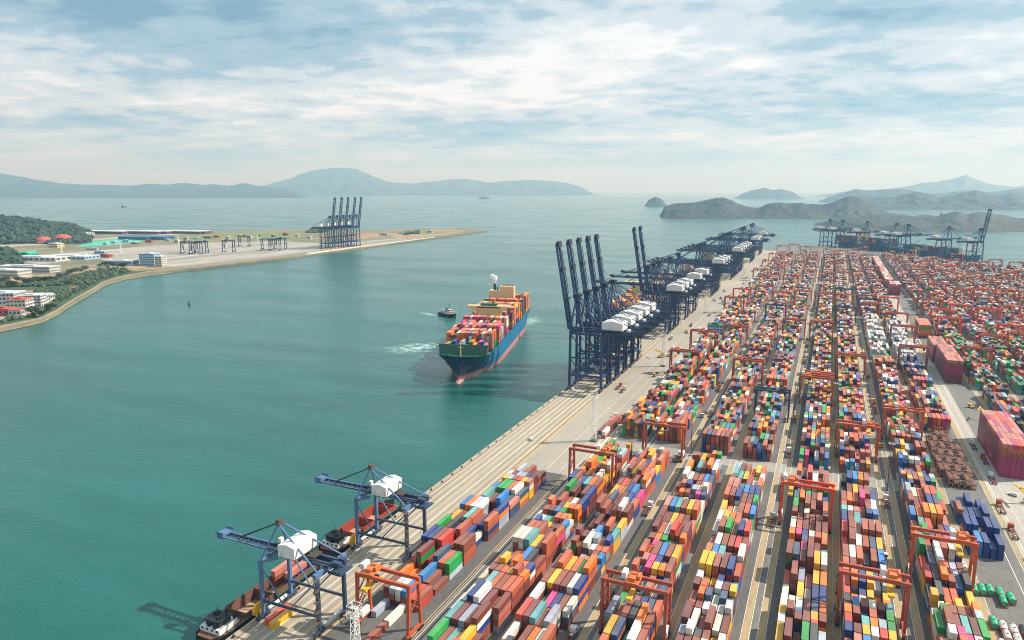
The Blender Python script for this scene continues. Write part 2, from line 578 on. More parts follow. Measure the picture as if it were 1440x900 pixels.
sheet('pale_road', [rect(93.2, 103, -60, 1350), rect(103.01, 330, -60, 556)], M['conc_pale'], 0.0065)
ln += wl + [rect(86.6, 86.9, -60, 420), rect(95.4, 95.7, -60, 1300), rect(100.5, 100.7, -60, 1300)]
sheet('white_lines', ln, M['line'], 0.014)
sheet('yellow_lines', yl, M['yline'], 0.018)

# bollards along the quay edge
bm = MB(); bm.tube((0, 0, 0), (0, 0, 0.7), 0.35, 8).tube((0, 0, 0.7), (0, 0, 1.0), 0.6, 8, 0.5)
bme = bm.mesh('bollard', M['rubber'])
for i in range(34):
    y = 170 + i * 12.5
    o = bpy.data.objects.new('bollard', bme); COL.objects.link(o); o.location = (-198.9, y, 0.004)
    tag(o, 'black mooring bollard on the quay edge beside the water', 'bollard', 'bollards along the quay edge')

# ------------------------------------------------------------------ containers
PAL = [('rust brown', (146, 78, 62), 20), ('maroon', (118, 58, 56), 10), ('terracotta', (188, 94, 62), 12), ('orange', (232, 118, 26), 6.5),
       ('yellow', (228, 172, 40), 8), ('white', (222, 218, 206), 8.5), ('pale grey', (168, 178, 190), 4.5), ('dark blue', (28, 62, 128), 7),
       ('sky blue', (44, 122, 186), 4.5), ('slate blue', (60, 82, 112), 3.5), ('green', (30, 150, 70), 6), ('pale teal', (96, 166, 162), 3),
       ('magenta', (208, 58, 126), 1.7), ('red', (204, 68, 54), 3.5), ('charcoal', (52, 60, 68), 1.6), ('dusty pink', (190, 118, 104), 2.5), ('shaded mauve', (118, 66, 82), 0.0), ('dull magenta', (160, 44, 96), 0.0)]
PN = [p[0] for p in PAL]
PC = np.array([s2l(p[1]) for p in PAL])
W = {'mixed': np.array([p[2] for p in PAL], float)}
W['white'] = W['mixed'] * 0.12; W['white'][5] = 60; W['white'][6] = 22; W['white'][14] = 6
W['green'] = W['mixed'] * 0.5; W['green'][10] = 14; W['green'][11] = 6
W['red'] = W['mixed'].copy(); W['red'][0] *= 2.2; W['red'][1] *= 2; W['red'][2] *= 2.4; W['red'][13] *= 2; W['red'][7] *= 0.5; W['red'][10] *= 0.4
W['far'] = W['mixed'].copy(); W['far'][0] *= 1.4; W['far'][5] *= 2.2; W['far'][6] *= 1.8; W['far'][2] *= 1.3; W['far'][15] *= 2
W['bluestack'] = W['mixed'] * 0.02; W['bluestack'][7] = 60; W['bluestack'][8] = 6; W['bluestack'][0] = 8
W['navy'] = W['mixed'] * 0.3; W['navy'][7] = 30; W['navy'][9] = 20; W['navy'][5] = 14
W['ship'] = W['mixed'] * 0.5; W['ship'][12] = 13; W['ship'][3] = 22; W['ship'][13] = 8; W['ship'][1] = 16; W['ship'][5] = 10; W['ship'][15] = 12
W['shiporange'] = W['mixed'] * 0.25; W['shiporange'][3] = 40; W['shiporange'][2] = 20; W['shiporange'][1] = 8
W['shipyellow'] = W['mixed'] * 0.6; W['shipyellow'][4] = 34; W['shipyellow'][3] = 14; W['shipyellow'][2] = 14
W['shipdark'] = W['mixed'] * 0.4; W['shipdark'][9] = 34; W['shipdark'][1] = 16; W['shipdark'][11] = 8
for kk in W: W[kk] = np.cumsum(W[kk] / W[kk].sum())
CW, CH = 2.44, 2.6
boxes = []      # cx, cy, z0, halflen, colour index, rot, block, row, bay, tier, ntiers, half


def pick(pal):
    return int(np.searchsorted(W[pal], R.random()))


def fill(block, ya, yb, avg, pal='mixed', tmax=5, p20=0.3, spread=0.75, rows=None, tmin=1, hole=0.02, x0=None, pitch=2.87):
    a, b_, c, nr = BLOCKS[block] if block in BLOCKS else (0, 0, x0, 6)
    if x0 is not None: c = x0
    if rows is None: rows = range(nr)
    y = ya
    bay = 0
    run = pick(pal)
    while y + 12.2 <= yb:
        m = avg + R.gauss(0, 0.6)
        short = R.random() < p20
        sub = [(y + 3.05, 3.03, 0), (y + 9.25, 3.03, 1)] if short else [(y + 6.1, 6.1, 0)]
        for cy, hl, half in sub:
            if R.random() < 0.6: run = pick(pal)
            for r in rows:
                if R.random() < hole: 
                    continue
                n = int(round(m + R.gauss(0, spread * 0.75)))
                n = max(tmin, min(tmax, n))
                for t in range(n):
                    ci = pick(pal)
                    if R.random() < 0.34: ci = run
                    else: run = ci
                    boxes.append((c + CW / 2 + r * pitch + R.uniform(-0.06, 0.06), cy + R.uniform(-0.08, 0.08), 0.012 + t * CH, hl, ci, 0.0, block, r, bay, t, n, half if short else -1))
        y += 12.75
        bay += 1


# block 0 near the quay: built from the photograph, front to back
fill('B0', 226, 240, 2.2, tmax=3, p20=0.0, rows=[2, 3, 4, 5, 6, 7], hole=0.0)
fill('B0', 239.6, 266, 2.9, tmax=4, p20=0.0, hole=0.05, rows=range(1, 8))
fill('B0', 266, 318, 3.4, tmax=4, p20=0.0, hole=0.03)
fill('B0', 318, 344, 3.0, tmax=4, p20=0.0, rows=range(1, 8), hole=0.05)
fill('B0', 344, 372, 3.6, tmax=4, p20=0.2, rows=range(2, 8), hole=0.08, tmin=2)
for bl in ('B1', 'B1b'):
    fill(bl, 176, 436, 3.6, tmax=5, p20=0.12)
    fill(bl, 468, 500, 4.6, 'green' if bl == 'B1' else 'red', tmax=5, p20=0.2, tmin=4)
    fill(bl, 500, 835 if bl == 'B1' else 850, 3.4, tmax=5, p20=0.3)
    fill(bl, 890, 1425, 3.5, 'far', tmax=5, p20=0.3)
    fill(bl, 1450, 2060, 3.2, 'far', tmax=5)
for bl in ('B2', 'B3'):
    fill(bl, 200, 438, 3.9, tmax=5, p20=0.25)
    fill(bl, 458, 900, 3.8, tmax=5, p20=0.4)
    fill(bl, 916, 1424, 3.5, 'far', tmax=5)
    fill(bl, 1450, 2095, 3.3, 'far', tmax=5)
for bl in ('B4', 'B5'):
    fill(bl, 212, 438, 3.9, tmax=5, p20=0.22)
    fill(bl, 458, 915, 3.8, tmax=5, p20=0.5)
    fill(bl, 930, 1424, 3.5, 'far', tmax=5)
    fill(bl, 1450, 2100, 3.2, 'far', tmax=5)
fill('B6', 232, 500, 3.7, tmax=5, p20=0.2)
fill('B6', 514, 790, 3.6, tmax=5, p20=0.4)
fill('B6', 796, 1060, 3.6, 'white', tmax=5, p20=0.0, spread=0.5)
fill('B6', 1072, 1424, 3.5, 'far', tmax=5)
fill('B6', 1450, 2090, 3.2, 'far', tmax=5)
fill('B7', 372, 402, 3.0, 'bluestack', tmax=4, p20=0, rows=[0, 1, 2, 3, 4], tmin=2, hole=0.1)
fill('B7', 408, 436, 2.6, 'bluestack', tmax=3, p20=0, rows=[0, 1, 2, 3, 4], tmin=1, hole=0.1)
fill('B7', 566, 580, 4.6, 'mixed', tmax=5, tmin=4, hole=0)
fill('B7', 580, 690, 3.8, tmax=5, p20=0.3)
fill('B7', 700, 790, 3.6, 'navy', tmax=5)
fill('B7', 796, 985, 3.4, 'white', tmax=5, p20=0, spread=0.5)
fill('B7', 1000, 1040, 2.2, 'navy', tmax=3)
fill('B7', 1060, 1424, 3.4, 'far', tmax=5)
fill('B7', 1450, 2040, 3.2, 'far', tmax=5)
for kb in range(8, NB):
    bl = 'B%d' % kb
    a = BLOCKS[bl][0]
    fy = far_y(a) - 15
    start = 585 if kb == 8 else 560
    if fy < start + 80: continue
    # only what the frame could show: beyond the right edge of the picture nothing is stacked
    ymin = max(start, (a - 40) / 0.205)
    segs = [(start, 690, 'mixed'), (706, 930, 'green'), (946, 1270, 'far'), (1286, 1700, 'far'), (1716, 2100, 'far')]
    for ya, yb, pal in segs:
        ya = max(ya, ymin); yb = min(yb, fy)
        if yb - ya > 14:
            fill(bl, ya, yb, 3.5, pal, tmax=5, p20=0.35)


# the tall closed stacks of mostly magenta and brown boxes beside the pale road (six or more high, no gaps)
def wall_stack(x0, ya, yb, rows, tiers, cols, topc, bname):
    y = ya; bay = 0
    while y + 12.2 <= yb:
        for r in range(rows):
            for t in range(tiers):
                ci = cols[min(t, len(cols) - 1)] if R.random() < 0.8 else R.choice(cols)
                if t == tiers - 1: ci = R.choice(topc)
                elif r == 0 and R.random() < 0.75: ci = R.choice([16, 16, 16, 1, 0])  # left column dulled to mauve, the shade of that face put into its colour
                if bay == 0 and t < tiers - 1: ci = cols[min(t, len(cols) - 1)]
                boxes.append((x0 + CW / 2 + r * 2.58, y + 6.1, 0.012 + t * CH, 6.1, ci, 0.0, bname, r, bay, t, tiers, -1))
        y += 12.5; bay += 1


DP, MG, TC, RB, OR_, MR = 15, 17, 2, 0, 3, 1
wall_stack(103.5, 489, 564, 6, 8, [MG, MG, MG, MG, MG, RB, TC, TC], [DP, DP, DP, MG, 13], 'P1')
wall_stack(103.5, 722, 800, 5, 8, [MR, MR, MR, MG, MG, MG, RB, RB], [DP, DP, 0], 'P2')
wall_stack(102.0, 804, 866, 5, 7, [MR, MR, MR, MG, MG, RB, RB], [DP, DP, 0], 'P3')
wall_stack(102.5, 937, 990, 5, 6, [MR, TC, OR_, OR_, 10, TC], [TC, OR_, DP], 'P4')
wall_stack(96.0, 1310, 1370, 6, 7, [MR, MG, MG, TC, RB, TC, MR], [DP, 5, 15], 'P5')
wall_stack(94.0, 1400, 1900, 5, 6, [MR, MG, RB, RB, TC, MR], [DP, 15, 0, 5], 'P6')
# small stack behind the light mast on the apron
for i in range(4):
    for r in range(2):
        n = 2 if i < 3 else 1
        for t in range(n):
            boxes.append((-136.5 + r * 2.8, 462 + i * 13, 0.012 + t * CH, 6.1, R.choice([0, 1, 15, 5]), 0.0, 'AP', r, i, t, n, -1))


# ---- ship cargo is loaded further down with add_ship_cargo() before the boxes are meshed
def ship_frame(bow, dirv):
    """bow tip (x, y), direction from bow to stern"""
    d = Vector((dirv[0], dirv[1], 0)).normalized()
    n = Vector((-d.y, d.x, 0))
    ang = math.atan2(d.y, d.x)
    return Vector((bow[0], bow[1], 0)), d, n, ang


def ship_cargo(fr, bays, pal, deck, bname, pitch=2.5):
    o, d, n, ang = fr
    for i, (s, rows, tiers, drop) in enumerate(bays):
        run = None
        for r in range(rows):
            off = (r - (rows - 1) / 2) * pitch
            nt_ = max(1, tiers - (R.choice([0, 0, 0, 1, 1, 2] if 0 < r < rows - 1 else [0, 0, 1]) if drop else (1 if R.random() < 0.12 else 0)))
            for t in range(nt_):
                c = o + d * s + n * off
                if t == 0 or R.random() > 0.5: ci = pick('shiporange' if (pal == 'ship' and i >= 10) else pal)
                if run is not None and R.random() < 0.35: ci = run
                run = ci
                boxes.append((c.x, c.y, deck + t * CH, 6.1, ci, ang - PI / 2, bname, r, i, t, nt_, -1))


# ------------------------------------------------------------------ ships
def hull(name_prefix, fr, L, B, top, mats, parent, bow_rise=4.0, boot=3.0, stern_flat=0.94, wl_z=SEA, bulb=True, deck_mat=None):
    """lofted hull, local x from bow (0) to stern (L); mats = (below, side)"""
    zs = [wl_z - 1.0, wl_z + 0.1, wl_z + boot, wl_z + boot + 0.05, wl_z + (top - wl_z) * 0.6, top]
    ss = [0, 0.01, 0.025, 0.05, 0.08, 0.12, 0.17, 0.23, 0.3, 0.4, 0.6, 0.8, 0.9, 0.96, 1.0]
    mb = MB()
    rings = []
    for z in zs:
        fz = (z - wl_z) / (top - wl_z)
        left, right = [], []
        ent = 0.05 + 0.24 * (1 - max(0, fz)) ** 0.8 + 0.05       # length of the fine entrance
        x_bow = (1 - max(0, min(1, fz))) * 0.026 * L
        for s in ss:
            x = x_bow + s * (L - x_bow)
            t = min(1, s / ent)
            hb = B / 2 * (1 - (1 - t) ** (2.0 + 1.6 * max(0, fz)))
            if s > 0.85:
                hb *= 1 - (0.45 * (1 - max(0, fz)) ** 1.3) * ((s - 0.85) / 0.15) ** 2
            zz_ = z + (bow_rise * (1 - t) ** 1.2 * max(0, fz) ** 2 if fz > 0 else 0)
            left.append((x, hb, zz_)); right.append((x, -hb, zz_))
        rings.append((left, right))
    n = len(ss)
    for k_ in range(len(zs) - 1):
        for side in (0, 1):
            a, b2 = rings[k_][side], rings[k_ + 1][side]
            for i in range(n - 1):
                q = [a[i], a[i + 1], b2[i + 1], b2[i]]
                if side == 0: q = q[::-1]
                mb.mat(0 if k_ < 2 else (2 if (len(mats) > 2 and ss[i] < 0.115) else 1))
                mb.poly(q, [(0, 1, 2, 3)])
        a, b2 = rings[k_], rings[k_ + 1]
        mb.poly([a[0][-1], a[1][-1], b2[1][-1], b2[0][-1]], [(0, 1, 2, 3)])
    h = mb.build('hull', mats, parent)
    dm = MB()
    l, r_ = rings[-1]
    for i in range(n - 1):
        dm.poly([(l[i][0], l[i][1] * 0.985, l[i][2] - 0.9), (l[i + 1][0], l[i + 1][1] * 0.985, l[i + 1][2] - 0.9),
                 (r_[i + 1][0], r_[i + 1][1] * 0.985, r_[i + 1][2] - 0.9), (r_[i][0], r_[i][1] * 0.985, r_[i][2] - 0.9)], [(0, 3, 2, 1)])
    dm.build('deck', deck_mat or M['deck_green'], parent)
    if bulb:
        bb = MB()
        N = 9
        prof = [(-7.5, 0.2), (-6.5, 1.6), (-4, 2.6), (0, 3.1), (6, 3.2), (14, 3.0)]
        for (xa, ra), (xb, rb) in zip(prof[:-1], prof[1:]):
            pa = [(xa + 0.02 * L, ra * math.cos(2 * PI * i / N), wl_z - 0.4 + ra * 0.85 * math.sin(2 * PI * i / N)) for i in range(N)]
            pb = [(xb + 0.02 * L, rb * math.cos(2 * PI * i / N), wl_z - 0.4 + rb * 0.85 * math.sin(2 * PI * i / N)) for i in range(N)]
            bb.poly(pa + pb, [(i, (i + 1) % N, N + (i + 1) % N, N + i) for i in range(N)])
        o = bb.build('bulbous_bow', mats[0], parent)
        for p in o.data.polygons: p.use_smooth = True
    return h


def place(root, fr):
    o, d, n, ang = fr
    root.location = o
    root.rotation_euler = (0, 0, ang)


def window_row(parent, x, y0, y1, z, n, face=-1, axis='y', h=1.0, frac=0.6, mat=None):
    for i in range(n):
        c = y0 + (y1 - y0) * (i + 0.5) / n
        w = (y1 - y0) / n * frac / 2
        mb = MB()
        if axis == 'y': mb.box(x - 0.08, x + 0.08, c - w, c + w, z, z + h)
        else: mb.box(c - w, c + w, x - 0.08, x + 0.08, z, z + h)
        mb.build('window', mat or M['glass'], parent)


# --- the big ship under way
fr1 = ship_frame((-301.0, 553), (-0.247, 0.969))
sh = empty('container_ship')
tag(sh, 'blue hulled container ship with a green bow and cream bridge, under way in mid channel', 'container ship')
L1, B1_ = 298.0, 47.5
hull('', fr1, L1, B1_, 17.5, [M['hull_red'], M['hull_blue'], M['hull_navy']], sh, bow_rise=4.0, boot=5.6, deck_mat=M['deck_green'])
bw = MB()
bw.poly([(22, -22.3, 17.6), (22, 22.3, 17.6), (25, 23.8, 27), (25, -23.8, 27), (23.4, -22.3, 17.6), (23.4, 22.3, 17.6), (26.2, 23.8, 27), (26.2, -23.8, 27)],
        [(0, 1, 2, 3)[::-1], (4, 5, 6, 7), (3, 2, 6, 7), (0, 3, 7, 4), (1, 5, 6, 2)])
bw.build('breakwater', M['bulwark_green'], sh)
# dark navy flare panel round the stem
for sgn in (-1, 1):
    fm = MB()
    fm.beam((9, sgn * 9.0, 19.2), (2, sgn * 2.5, 20.6), 0.5, 0.8)
    fm.beam((22, sgn * 20, 18.4), (9, sgn * 9.0, 19.2), 0.5, 0.8)
    fm.build('bow_rail', M['deck_green'], sh)
ms_ = MB().tube((14, 0, 17), (14, 0, 33), 0.55, 8, 0.35).beam((14, -2.2, 27), (14, 2.2, 27), 0.4).box(13, 15, -1, 1, 30, 31)
ms_.build('foremast', M['cream'], sh)
for x, y in ((8, -3), (8, 3), (15, -6), (15, 6), (18, -12), (18, 12)):
    MB().box(x - 1, x + 1, y - 0.9, y + 0.9, 16.7, 17.6).tube((x, y - 1.3, 18.2), (x, y + 1.3, 18.2), 0.7, 10).build('winch', M['deck_green'], sh)
am = MB().beam((10, 9.6, 15.5), (8.4, 10.6, 11.5), 1.0, 0.6).beam((8.4, 8.8, 11.6), (8.4, 12.4, 12.2), 0.8, 0.6)
am.build('anchor', M['hull_black'], sh)
br = MB()
br.box(143, 153, -12.5, 12.5, 17, 41)
br.build('bridge_tower', M['cream'], sh)
wb = MB()
wb.box(142, 154, -13, 13, 41, 45)
for sgn in (-1, 1):
    q = [(142.5, 13 * sgn, 38.0), (150, 13 * sgn, 38.0), (150, 24 * sgn, 43.6), (142.5, 24 * sgn, 43.6), (142.5, 13 * sgn, 45), (150, 13 * sgn, 45), (150, 24 * sgn, 45), (142.5, 24 * sgn, 45)]
    wb.poly(q, [(0, 1, 2, 3), (4, 5, 6, 7), (0, 3, 7, 4), (1, 2, 6, 5), (2, 3, 7, 6)])
wbo = wb.build('bridge_deck', M['cream'], sh)
MB().box(141.9, 142.2, -12.6, 12.6, 42.6, 44.1).build('window', M['glass'], wbo)
tp = MB().box(143.5, 152, -9, 9, 45.02, 47.4).tube((147, 0, 47), (147, 0, 56), 0.4, 6).beam((147, -3, 53), (147, 3, 53), 0.3).box(146, 148, -6, -4, 47.4, 49)
tp.build('wheelhouse_roof', M['deck_green'], sh)
fu = MB().box(255, 267, -9, 22, 17, 46).box(255, 267, -9, 8, 46.02, 51.5)
fu.build('engine_casing', M['cream'], sh)
for px1, py1, pz0, pz1, pr in [(261, 16, 46, 54, 1.5), (260, 12.5, 46, 50, 1.0)] + [(261, y, 51.4, 53.2, 1.0) for y in (-7, -4, -1, 2, 5)]:
    MB().tube((px1, py1, pz0), (px1, py1, pz1), pr, 10).build('exhaust_pipe', M['hull_black'], sh)
for s in [70 + 15 * i for i in range(5)] + [160 + 14.6 * i for i in range(6)]:
    for sgn in (-1, 1):
        MB().box(s - 0.5, s + 0.5, sgn * 23.9 - 0.3, sgn * 23.9 + 0.3, 16.8, 24).build('lashing_bridge', M['deck_green'], sh)
place(sh, fr1)
bays = []
s = 33
tl = [4, 6, 6, 7, 6, 6, 7]
for i, t in enumerate(tl):
    bays.append((s + 6.1, 16 if i == 0 else (18 if i < 3 else 19), t, i in (0, 3, 5)))
    s += 14.9
s = 157
for i, t in enumerate([7, 8, 8, 8, 7, 8]):
    bays.append((s + 6.1, 19, t, i in (0, 4)))
    s += 15.2
for s, t in ((275, 8), (290, 8)):
    bays.append((s, 18, t, False))
ship_cargo(fr1, bays, 'ship', 18.0, 'S1')
# white exhaust steam
vm, vt, vb = nodes_of('white exhaust steam')
vb.inputs['Base Color'].default_value = (0.95, 0.96, 0.97, 1)
vb.inputs['Roughness'].default_value = 1.0
lw = vt.nodes.new('ShaderNodeLayerWeight'); lw.inputs['Blend'].default_value = 0.5
vt.links.new(ramp(vt, lw.outputs['Facing'], [(0.15, 0.7), (0.75, 0.0)]), vb.inputs['Alpha'])


def blob(c, r, seed, sc=(1, 1, 1)):
    rr = random.Random(seed)
    mb = MB()
    N, K = 10, 7
    pts = [(c[0], c[1], c[2] - r * sc[2])]
    for j in range(1, K):
        ph = -PI / 2 + PI * j / K
        for i in range(N):
            th = 2 * PI * i / N
            q = r * rr.uniform(0.78, 1.18)
            pts.append((c[0] + q * sc[0] * math.cos(ph) * math.cos(th), c[1] + q * sc[1] * math.cos(ph) * math.sin(th), c[2] + q * sc[2] * math.sin(ph)))
    pts.append((c[0], c[1], c[2] + r * sc[2]))
    fs = [(0, 1 + (i + 1) % N, 1 + i) for i in range(N)]
    for j in range(K - 2):
        for i in range(N):
            a = 1 + j * N + i; b2 = 1 + j * N + (i + 1) % N
            fs.append((a, b2, b2 + N, a + N))
    t = len(pts) - 1
    fs += [(t, 1 + (K - 2) * N + i, 1 + (K - 2) * N + (i + 1) % N) for i in range(N)]
    mb.poly(pts, fs)
    return mb


o_, d_, n_, a_ = fr1
pc = o_ + d_ * 261 + n_ * 16
stm = MB()
for bx_, by_, bz_, br_, bs_ in ((0, 0, 55.8, 1.6, 1), (0.5, 0, 58.2, 2.8, 2), (-1, 1, 61.2, 3.8, 3), (-4.5, 2, 63.5, 3.4, 4)):
    q_ = blob((pc.x + bx_, pc.y + by_, bz_), br_, bs_, (1.15, 1, 0.9)); stm.poly(q_.v, q_.f)
st = stm.build('steam', vm)
for p_ in st.data.polygons: p_.use_smooth = True
tag(st, 'small white puff of steam above the ship funnel', 'steam', kind='stuff')

# --- docked container ship behind the first cranes
fr2 = ship_frame((-233, 838), (0, 1))
s2 = empty('container_ship')
tag(s2, 'docked container ship with yellow and terracotta boxes moored behind the first navy cranes', 'container ship')
hull('', fr2, 350, 50, 15, [M['hull_red'], M['hull_navy']], s2, boot=3.5)
b2m = MB().box(120, 130, -12, 12, 15, 44).box(119, 131, -25, 25, 41, 45)
b2m.build('bridge_tower', M['cream'], s2)
MB().box(270, 282, -16, 10, 15, 42).build('engine_casing', M['cream'], s2)
MB().tube((276, 0, 42), (276, 0, 48), 2.4, 10).build('funnel', M['hull_black'], s2)
place(s2, fr2)
bays = [(26, 12, 3, True), (41, 16, 4, True), (56, 18, 5, True), (71, 18, 5, True), (86, 19, 6, True), (101, 19, 6, True)]
bays += [(140 + 15 * i, 19, 6, True) for i in range(8)] + [(294 + 15 * i, 18, 6, True) for i in range(3)]
ship_cargo(fr2, bays, 'shipyellow', 16.0, 'S2')
# --- a second docked ship further along
fr3 = ship_frame((-231, 1290), (0, 1))
s3 = empty('container_ship')
tag(s3, 'docked container ship moored under the farthest navy cranes of the long quay', 'container ship')
hull('', fr3, 330, 46, 14, [M['hull_red'], M['hull_navy']], s3, boot=3)
MB().box(230, 242, -12, 12, 14, 42).build('bridge_tower', M['cream'], s3)
place(s3, fr3)
ship_cargo(fr3, [(30 + 15 * i, 16, 5, True) for i in range(13)], 'shipdark', 15.0, 'S3')
# --- ships at the far quay, port side to
for i, (s0, Ls, lab, tiers) in enumerate(((-12, 262, 'docked container ship stacked high at the far quay, cream bridge beside its dark boxes', 8),
                                       (268, 228, 'docked container ship at the far quay near the raised boom, with a few low tiers', 5))):
    c = Vector((4, 2409)) + QN * 28 + QD * s0
    frx = ship_frame((c.x, c.y), (QD.x, QD.y))
    e = empty('container_ship')
    tag(e, lab, 'container ship', 'ships docked at the far quay')
    hull('', frx, Ls, 44, 14, [M['hull_red'], M['hull_navy']], e, boot=3)
    bx = 112 if i == 0 else Ls - 30
    MB().box(bx, bx + 11, -15, 15, 14, 47 if i == 0 else 30).build('bridge_tower', M['cream' if i == 0 else 'white'], e)
    place(e, frx)
    by = [(24 + 14.5 * j, 15, tiers, tiers < 8) for j in range(int((Ls - 40) / 14.5)) if not (bx - 7 < 24 + 14.5 * j < bx + 18)]
    ship_cargo(frx, by, 'shipdark', 15.0, 'S4')

# ------------------------------------------------------------------ mesh the containers
nb = len(boxes)
arr = np.array([b[:6] for b in boxes], float)
cx, cy, z0, hl, ci, rot = arr.T
ci = ci.astype(int)
corners = np.array([(-1, -1, 0), (1, -1, 0), (1, 1, 0), (-1, 1, 0), (-1, -1, 1), (1, -1, 1), (1, 1, 1), (-1, 1, 1)], float)
lx = corners[None, :, 0] * (CW / 2)
ly = corners[None, :, 1] * hl[:, None]
co, si = np.cos(rot)[:, None], np.sin(rot)[:, None]
V = np.stack([cx[:, None] + lx * co - ly * si, cy[:, None] + lx * si + ly * co, z0[:, None] + corners[None, :, 2] * (CH - 0.06)], -1)
FQ = np.array([(4, 5, 6, 7), (0, 1, 5, 4), (1, 2, 6, 5), (2, 3, 7, 6), (3, 0, 4, 7)])
shade = NR.uniform(0.8, 1.15, nb)[:, None]
tint = NR.uniform(0.93, 1.07, (nb, 3))
CC = np.clip(PC[ci] * shade * tint, 0, 1)

# which 300 containers show largest: look through the camera at everything standing in the near part of the yard
near = np.where((cy < 620) & (rot == 0))[0]
bv = V[near].reshape(-1, 3)
bf = (FQ[None] + 8 * np.arange(len(near))[:, None, None]).reshape(-1, 4)
tree = BVHTree.FromPolygons(bv.tolist(), bf.tolist(), all_triangles=False)
hits = np.zeros(len(near), int)
camp = Vector((0, 0, CAM_H))
for yy in range(500, 900, 3):
    for xq in range(561, 1440, 3):
        d = Vector(ray(xq, yy))
        r_ = tree.ray_cast(camp, d)
        if r_[2] is not None:
            hits[r_[2] // 5] += 1
order = np.argsort(-hits)[:300]
chosen = set(int(near[i]) for i in order)
print('containers', nb, 'chosen min rays', hits[order[-1]])

mask = np.ones(nb, bool)
mask[list(chosen)] = False
idx = np.where(mask)[0]
Vm = V[idx].reshape(-1, 3)
Fm = (FQ[None] + 8 * np.arange(len(idx))[:, None, None]).reshape(-1, 4)
me = bpy.data.meshes.new('shipping_containers')
me.vertices.add(len(Vm)); me.vertices.foreach_set('co', Vm.ravel().astype(np.float32))
me.loops.add(Fm.size); me.loops.foreach_set('vertex_index', Fm.ravel().astype(np.int32))
me.polygons.add(len(Fm))
me.polygons.foreach_set('loop_start', np.arange(0, Fm.size, 4, dtype=np.int32))
try:
    me.polygons.foreach_set('loop_total', np.full(len(Fm), 4, dtype=np.int32))
except Exception:
    pass
me.polygons.foreach_set('use_smooth', np.zeros(len(Fm), dtype=bool))
me.update(calc_edges=True)
at = me.attributes.new('Col', 'FLOAT_COLOR', 'POINT')
cc4 = np.ones((len(idx), 8, 4), np.float32); cc4[:, :, :3] = CC[idx][:, None, :]
at.data.foreach_set('color', cc4.ravel())
me.materials.append(M['cont_mass'])
om = bpy.data.objects.new('shipping_containers', me); COL.objects.link(om)
tag(om, 'thousands of shipping containers in many colours stacked across the yard and on ships', 'container', kind='stuff')


def container_meshes(half):
    L = half * 2
    b = MB(); w = CW / 2; H = CH - 0.03
    # frame
    for sx in (-1, 1):
        for sy in (-1, 1):
            b.box(sx * w - (0.16 if sx > 0 else 0), sx * w + (0.16 if sx < 0 else 0), sy * half - (0.16 if sy > 0 else 0), sy * half + (0.16 if sy < 0 else 0), 0, H)
    for sx in (-1, 1):
        x0, x1 = (w - 0.1, w) if sx > 0 else (-w, -w + 0.1)
        b.box(x0, x1, -half + .16, half - .16, 0, 0.16); b.box(x0, x1, -half + .16, half - .16, H - 0.12, H)
    for z in (0, H - 0.12):
        b.box(-w + .16, w - .16, half - 0.1, half, z, z + 0.12); b.box(-w + .16, w - .16, -half, -half + 0.1, z, z + 0.12)
    # corrugated walls and roof
    n = int(L / 0.56)
    for sx in (-1, 1):
        pts = []; fs = []
        for i in range(n * 2 + 1):
            y = -half + 0.16 + (L - 0.32) * i / (n * 2)
            x = sx * (w - (0.02 if i % 2 else 0.075))
            pts += [(x, y, 0.14), (x, y, H - 0.1)]
        for i in range(n * 2):
            f = (2 * i, 2 * i + 2, 2 * i + 3, 2 * i + 1)
            fs.append(f if sx > 0 else f[::-1])
        b.poly(pts, fs)
    pts = []; fs = []
    for i in range(n * 2 + 1):
        y = -half + 0.1 + (L - 0.2) * i / (n * 2)
        z = H - (0.005 if i % 2 else 0.04)
        pts += [(-w + 0.1, y, z), (w - 0.1, y, z)]
    for i in range(n * 2): fs.append((2 * i, 2 * i + 1, 2 * i + 3, 2 * i + 2))
    b.poly(pts, fs)
    b.poly([(-w + .1, half - .05, .1), (w - .1, half - .05, .1), (w - .1, half - .05, H - .1), (-w + .1, half - .05, H - .1)], [(3, 2, 1, 0)])
    b.poly([(-w + .1, -half + .1, .1), (w - .1, -half + .1, .1), (w - .1, half - .1, .1), (-w + .1, half - .1, .1)], [(3, 2, 1, 0)])
    body = b.mesh('container', M['cont_thing'])
    d = MB()
    for sx in (-1, 1):
        x0, x1 = (0.02, w - 0.17) if sx > 0 else (-w + 0.17, -0.02)
        d.box(x0, x1, -half + 0.03, -half + 0.09, 0.13, H - 0.13)
        for q in (0.3, 0.75):
            x = x0 + (x1 - x0) * q
            d.box(x - 0.03, x + 0.03, -half - 0.005, -half + 0.03, 0.14, H - 0.14)
        for z in (0.5, 1.2, 1.9):
            d.box(x0 + 0.02, x1 - 0.02, -half + 0.012, -half + 0.031, z, z + 0.06)
    door = d.mesh('container_door', M['cont_thing'])
    return body, door


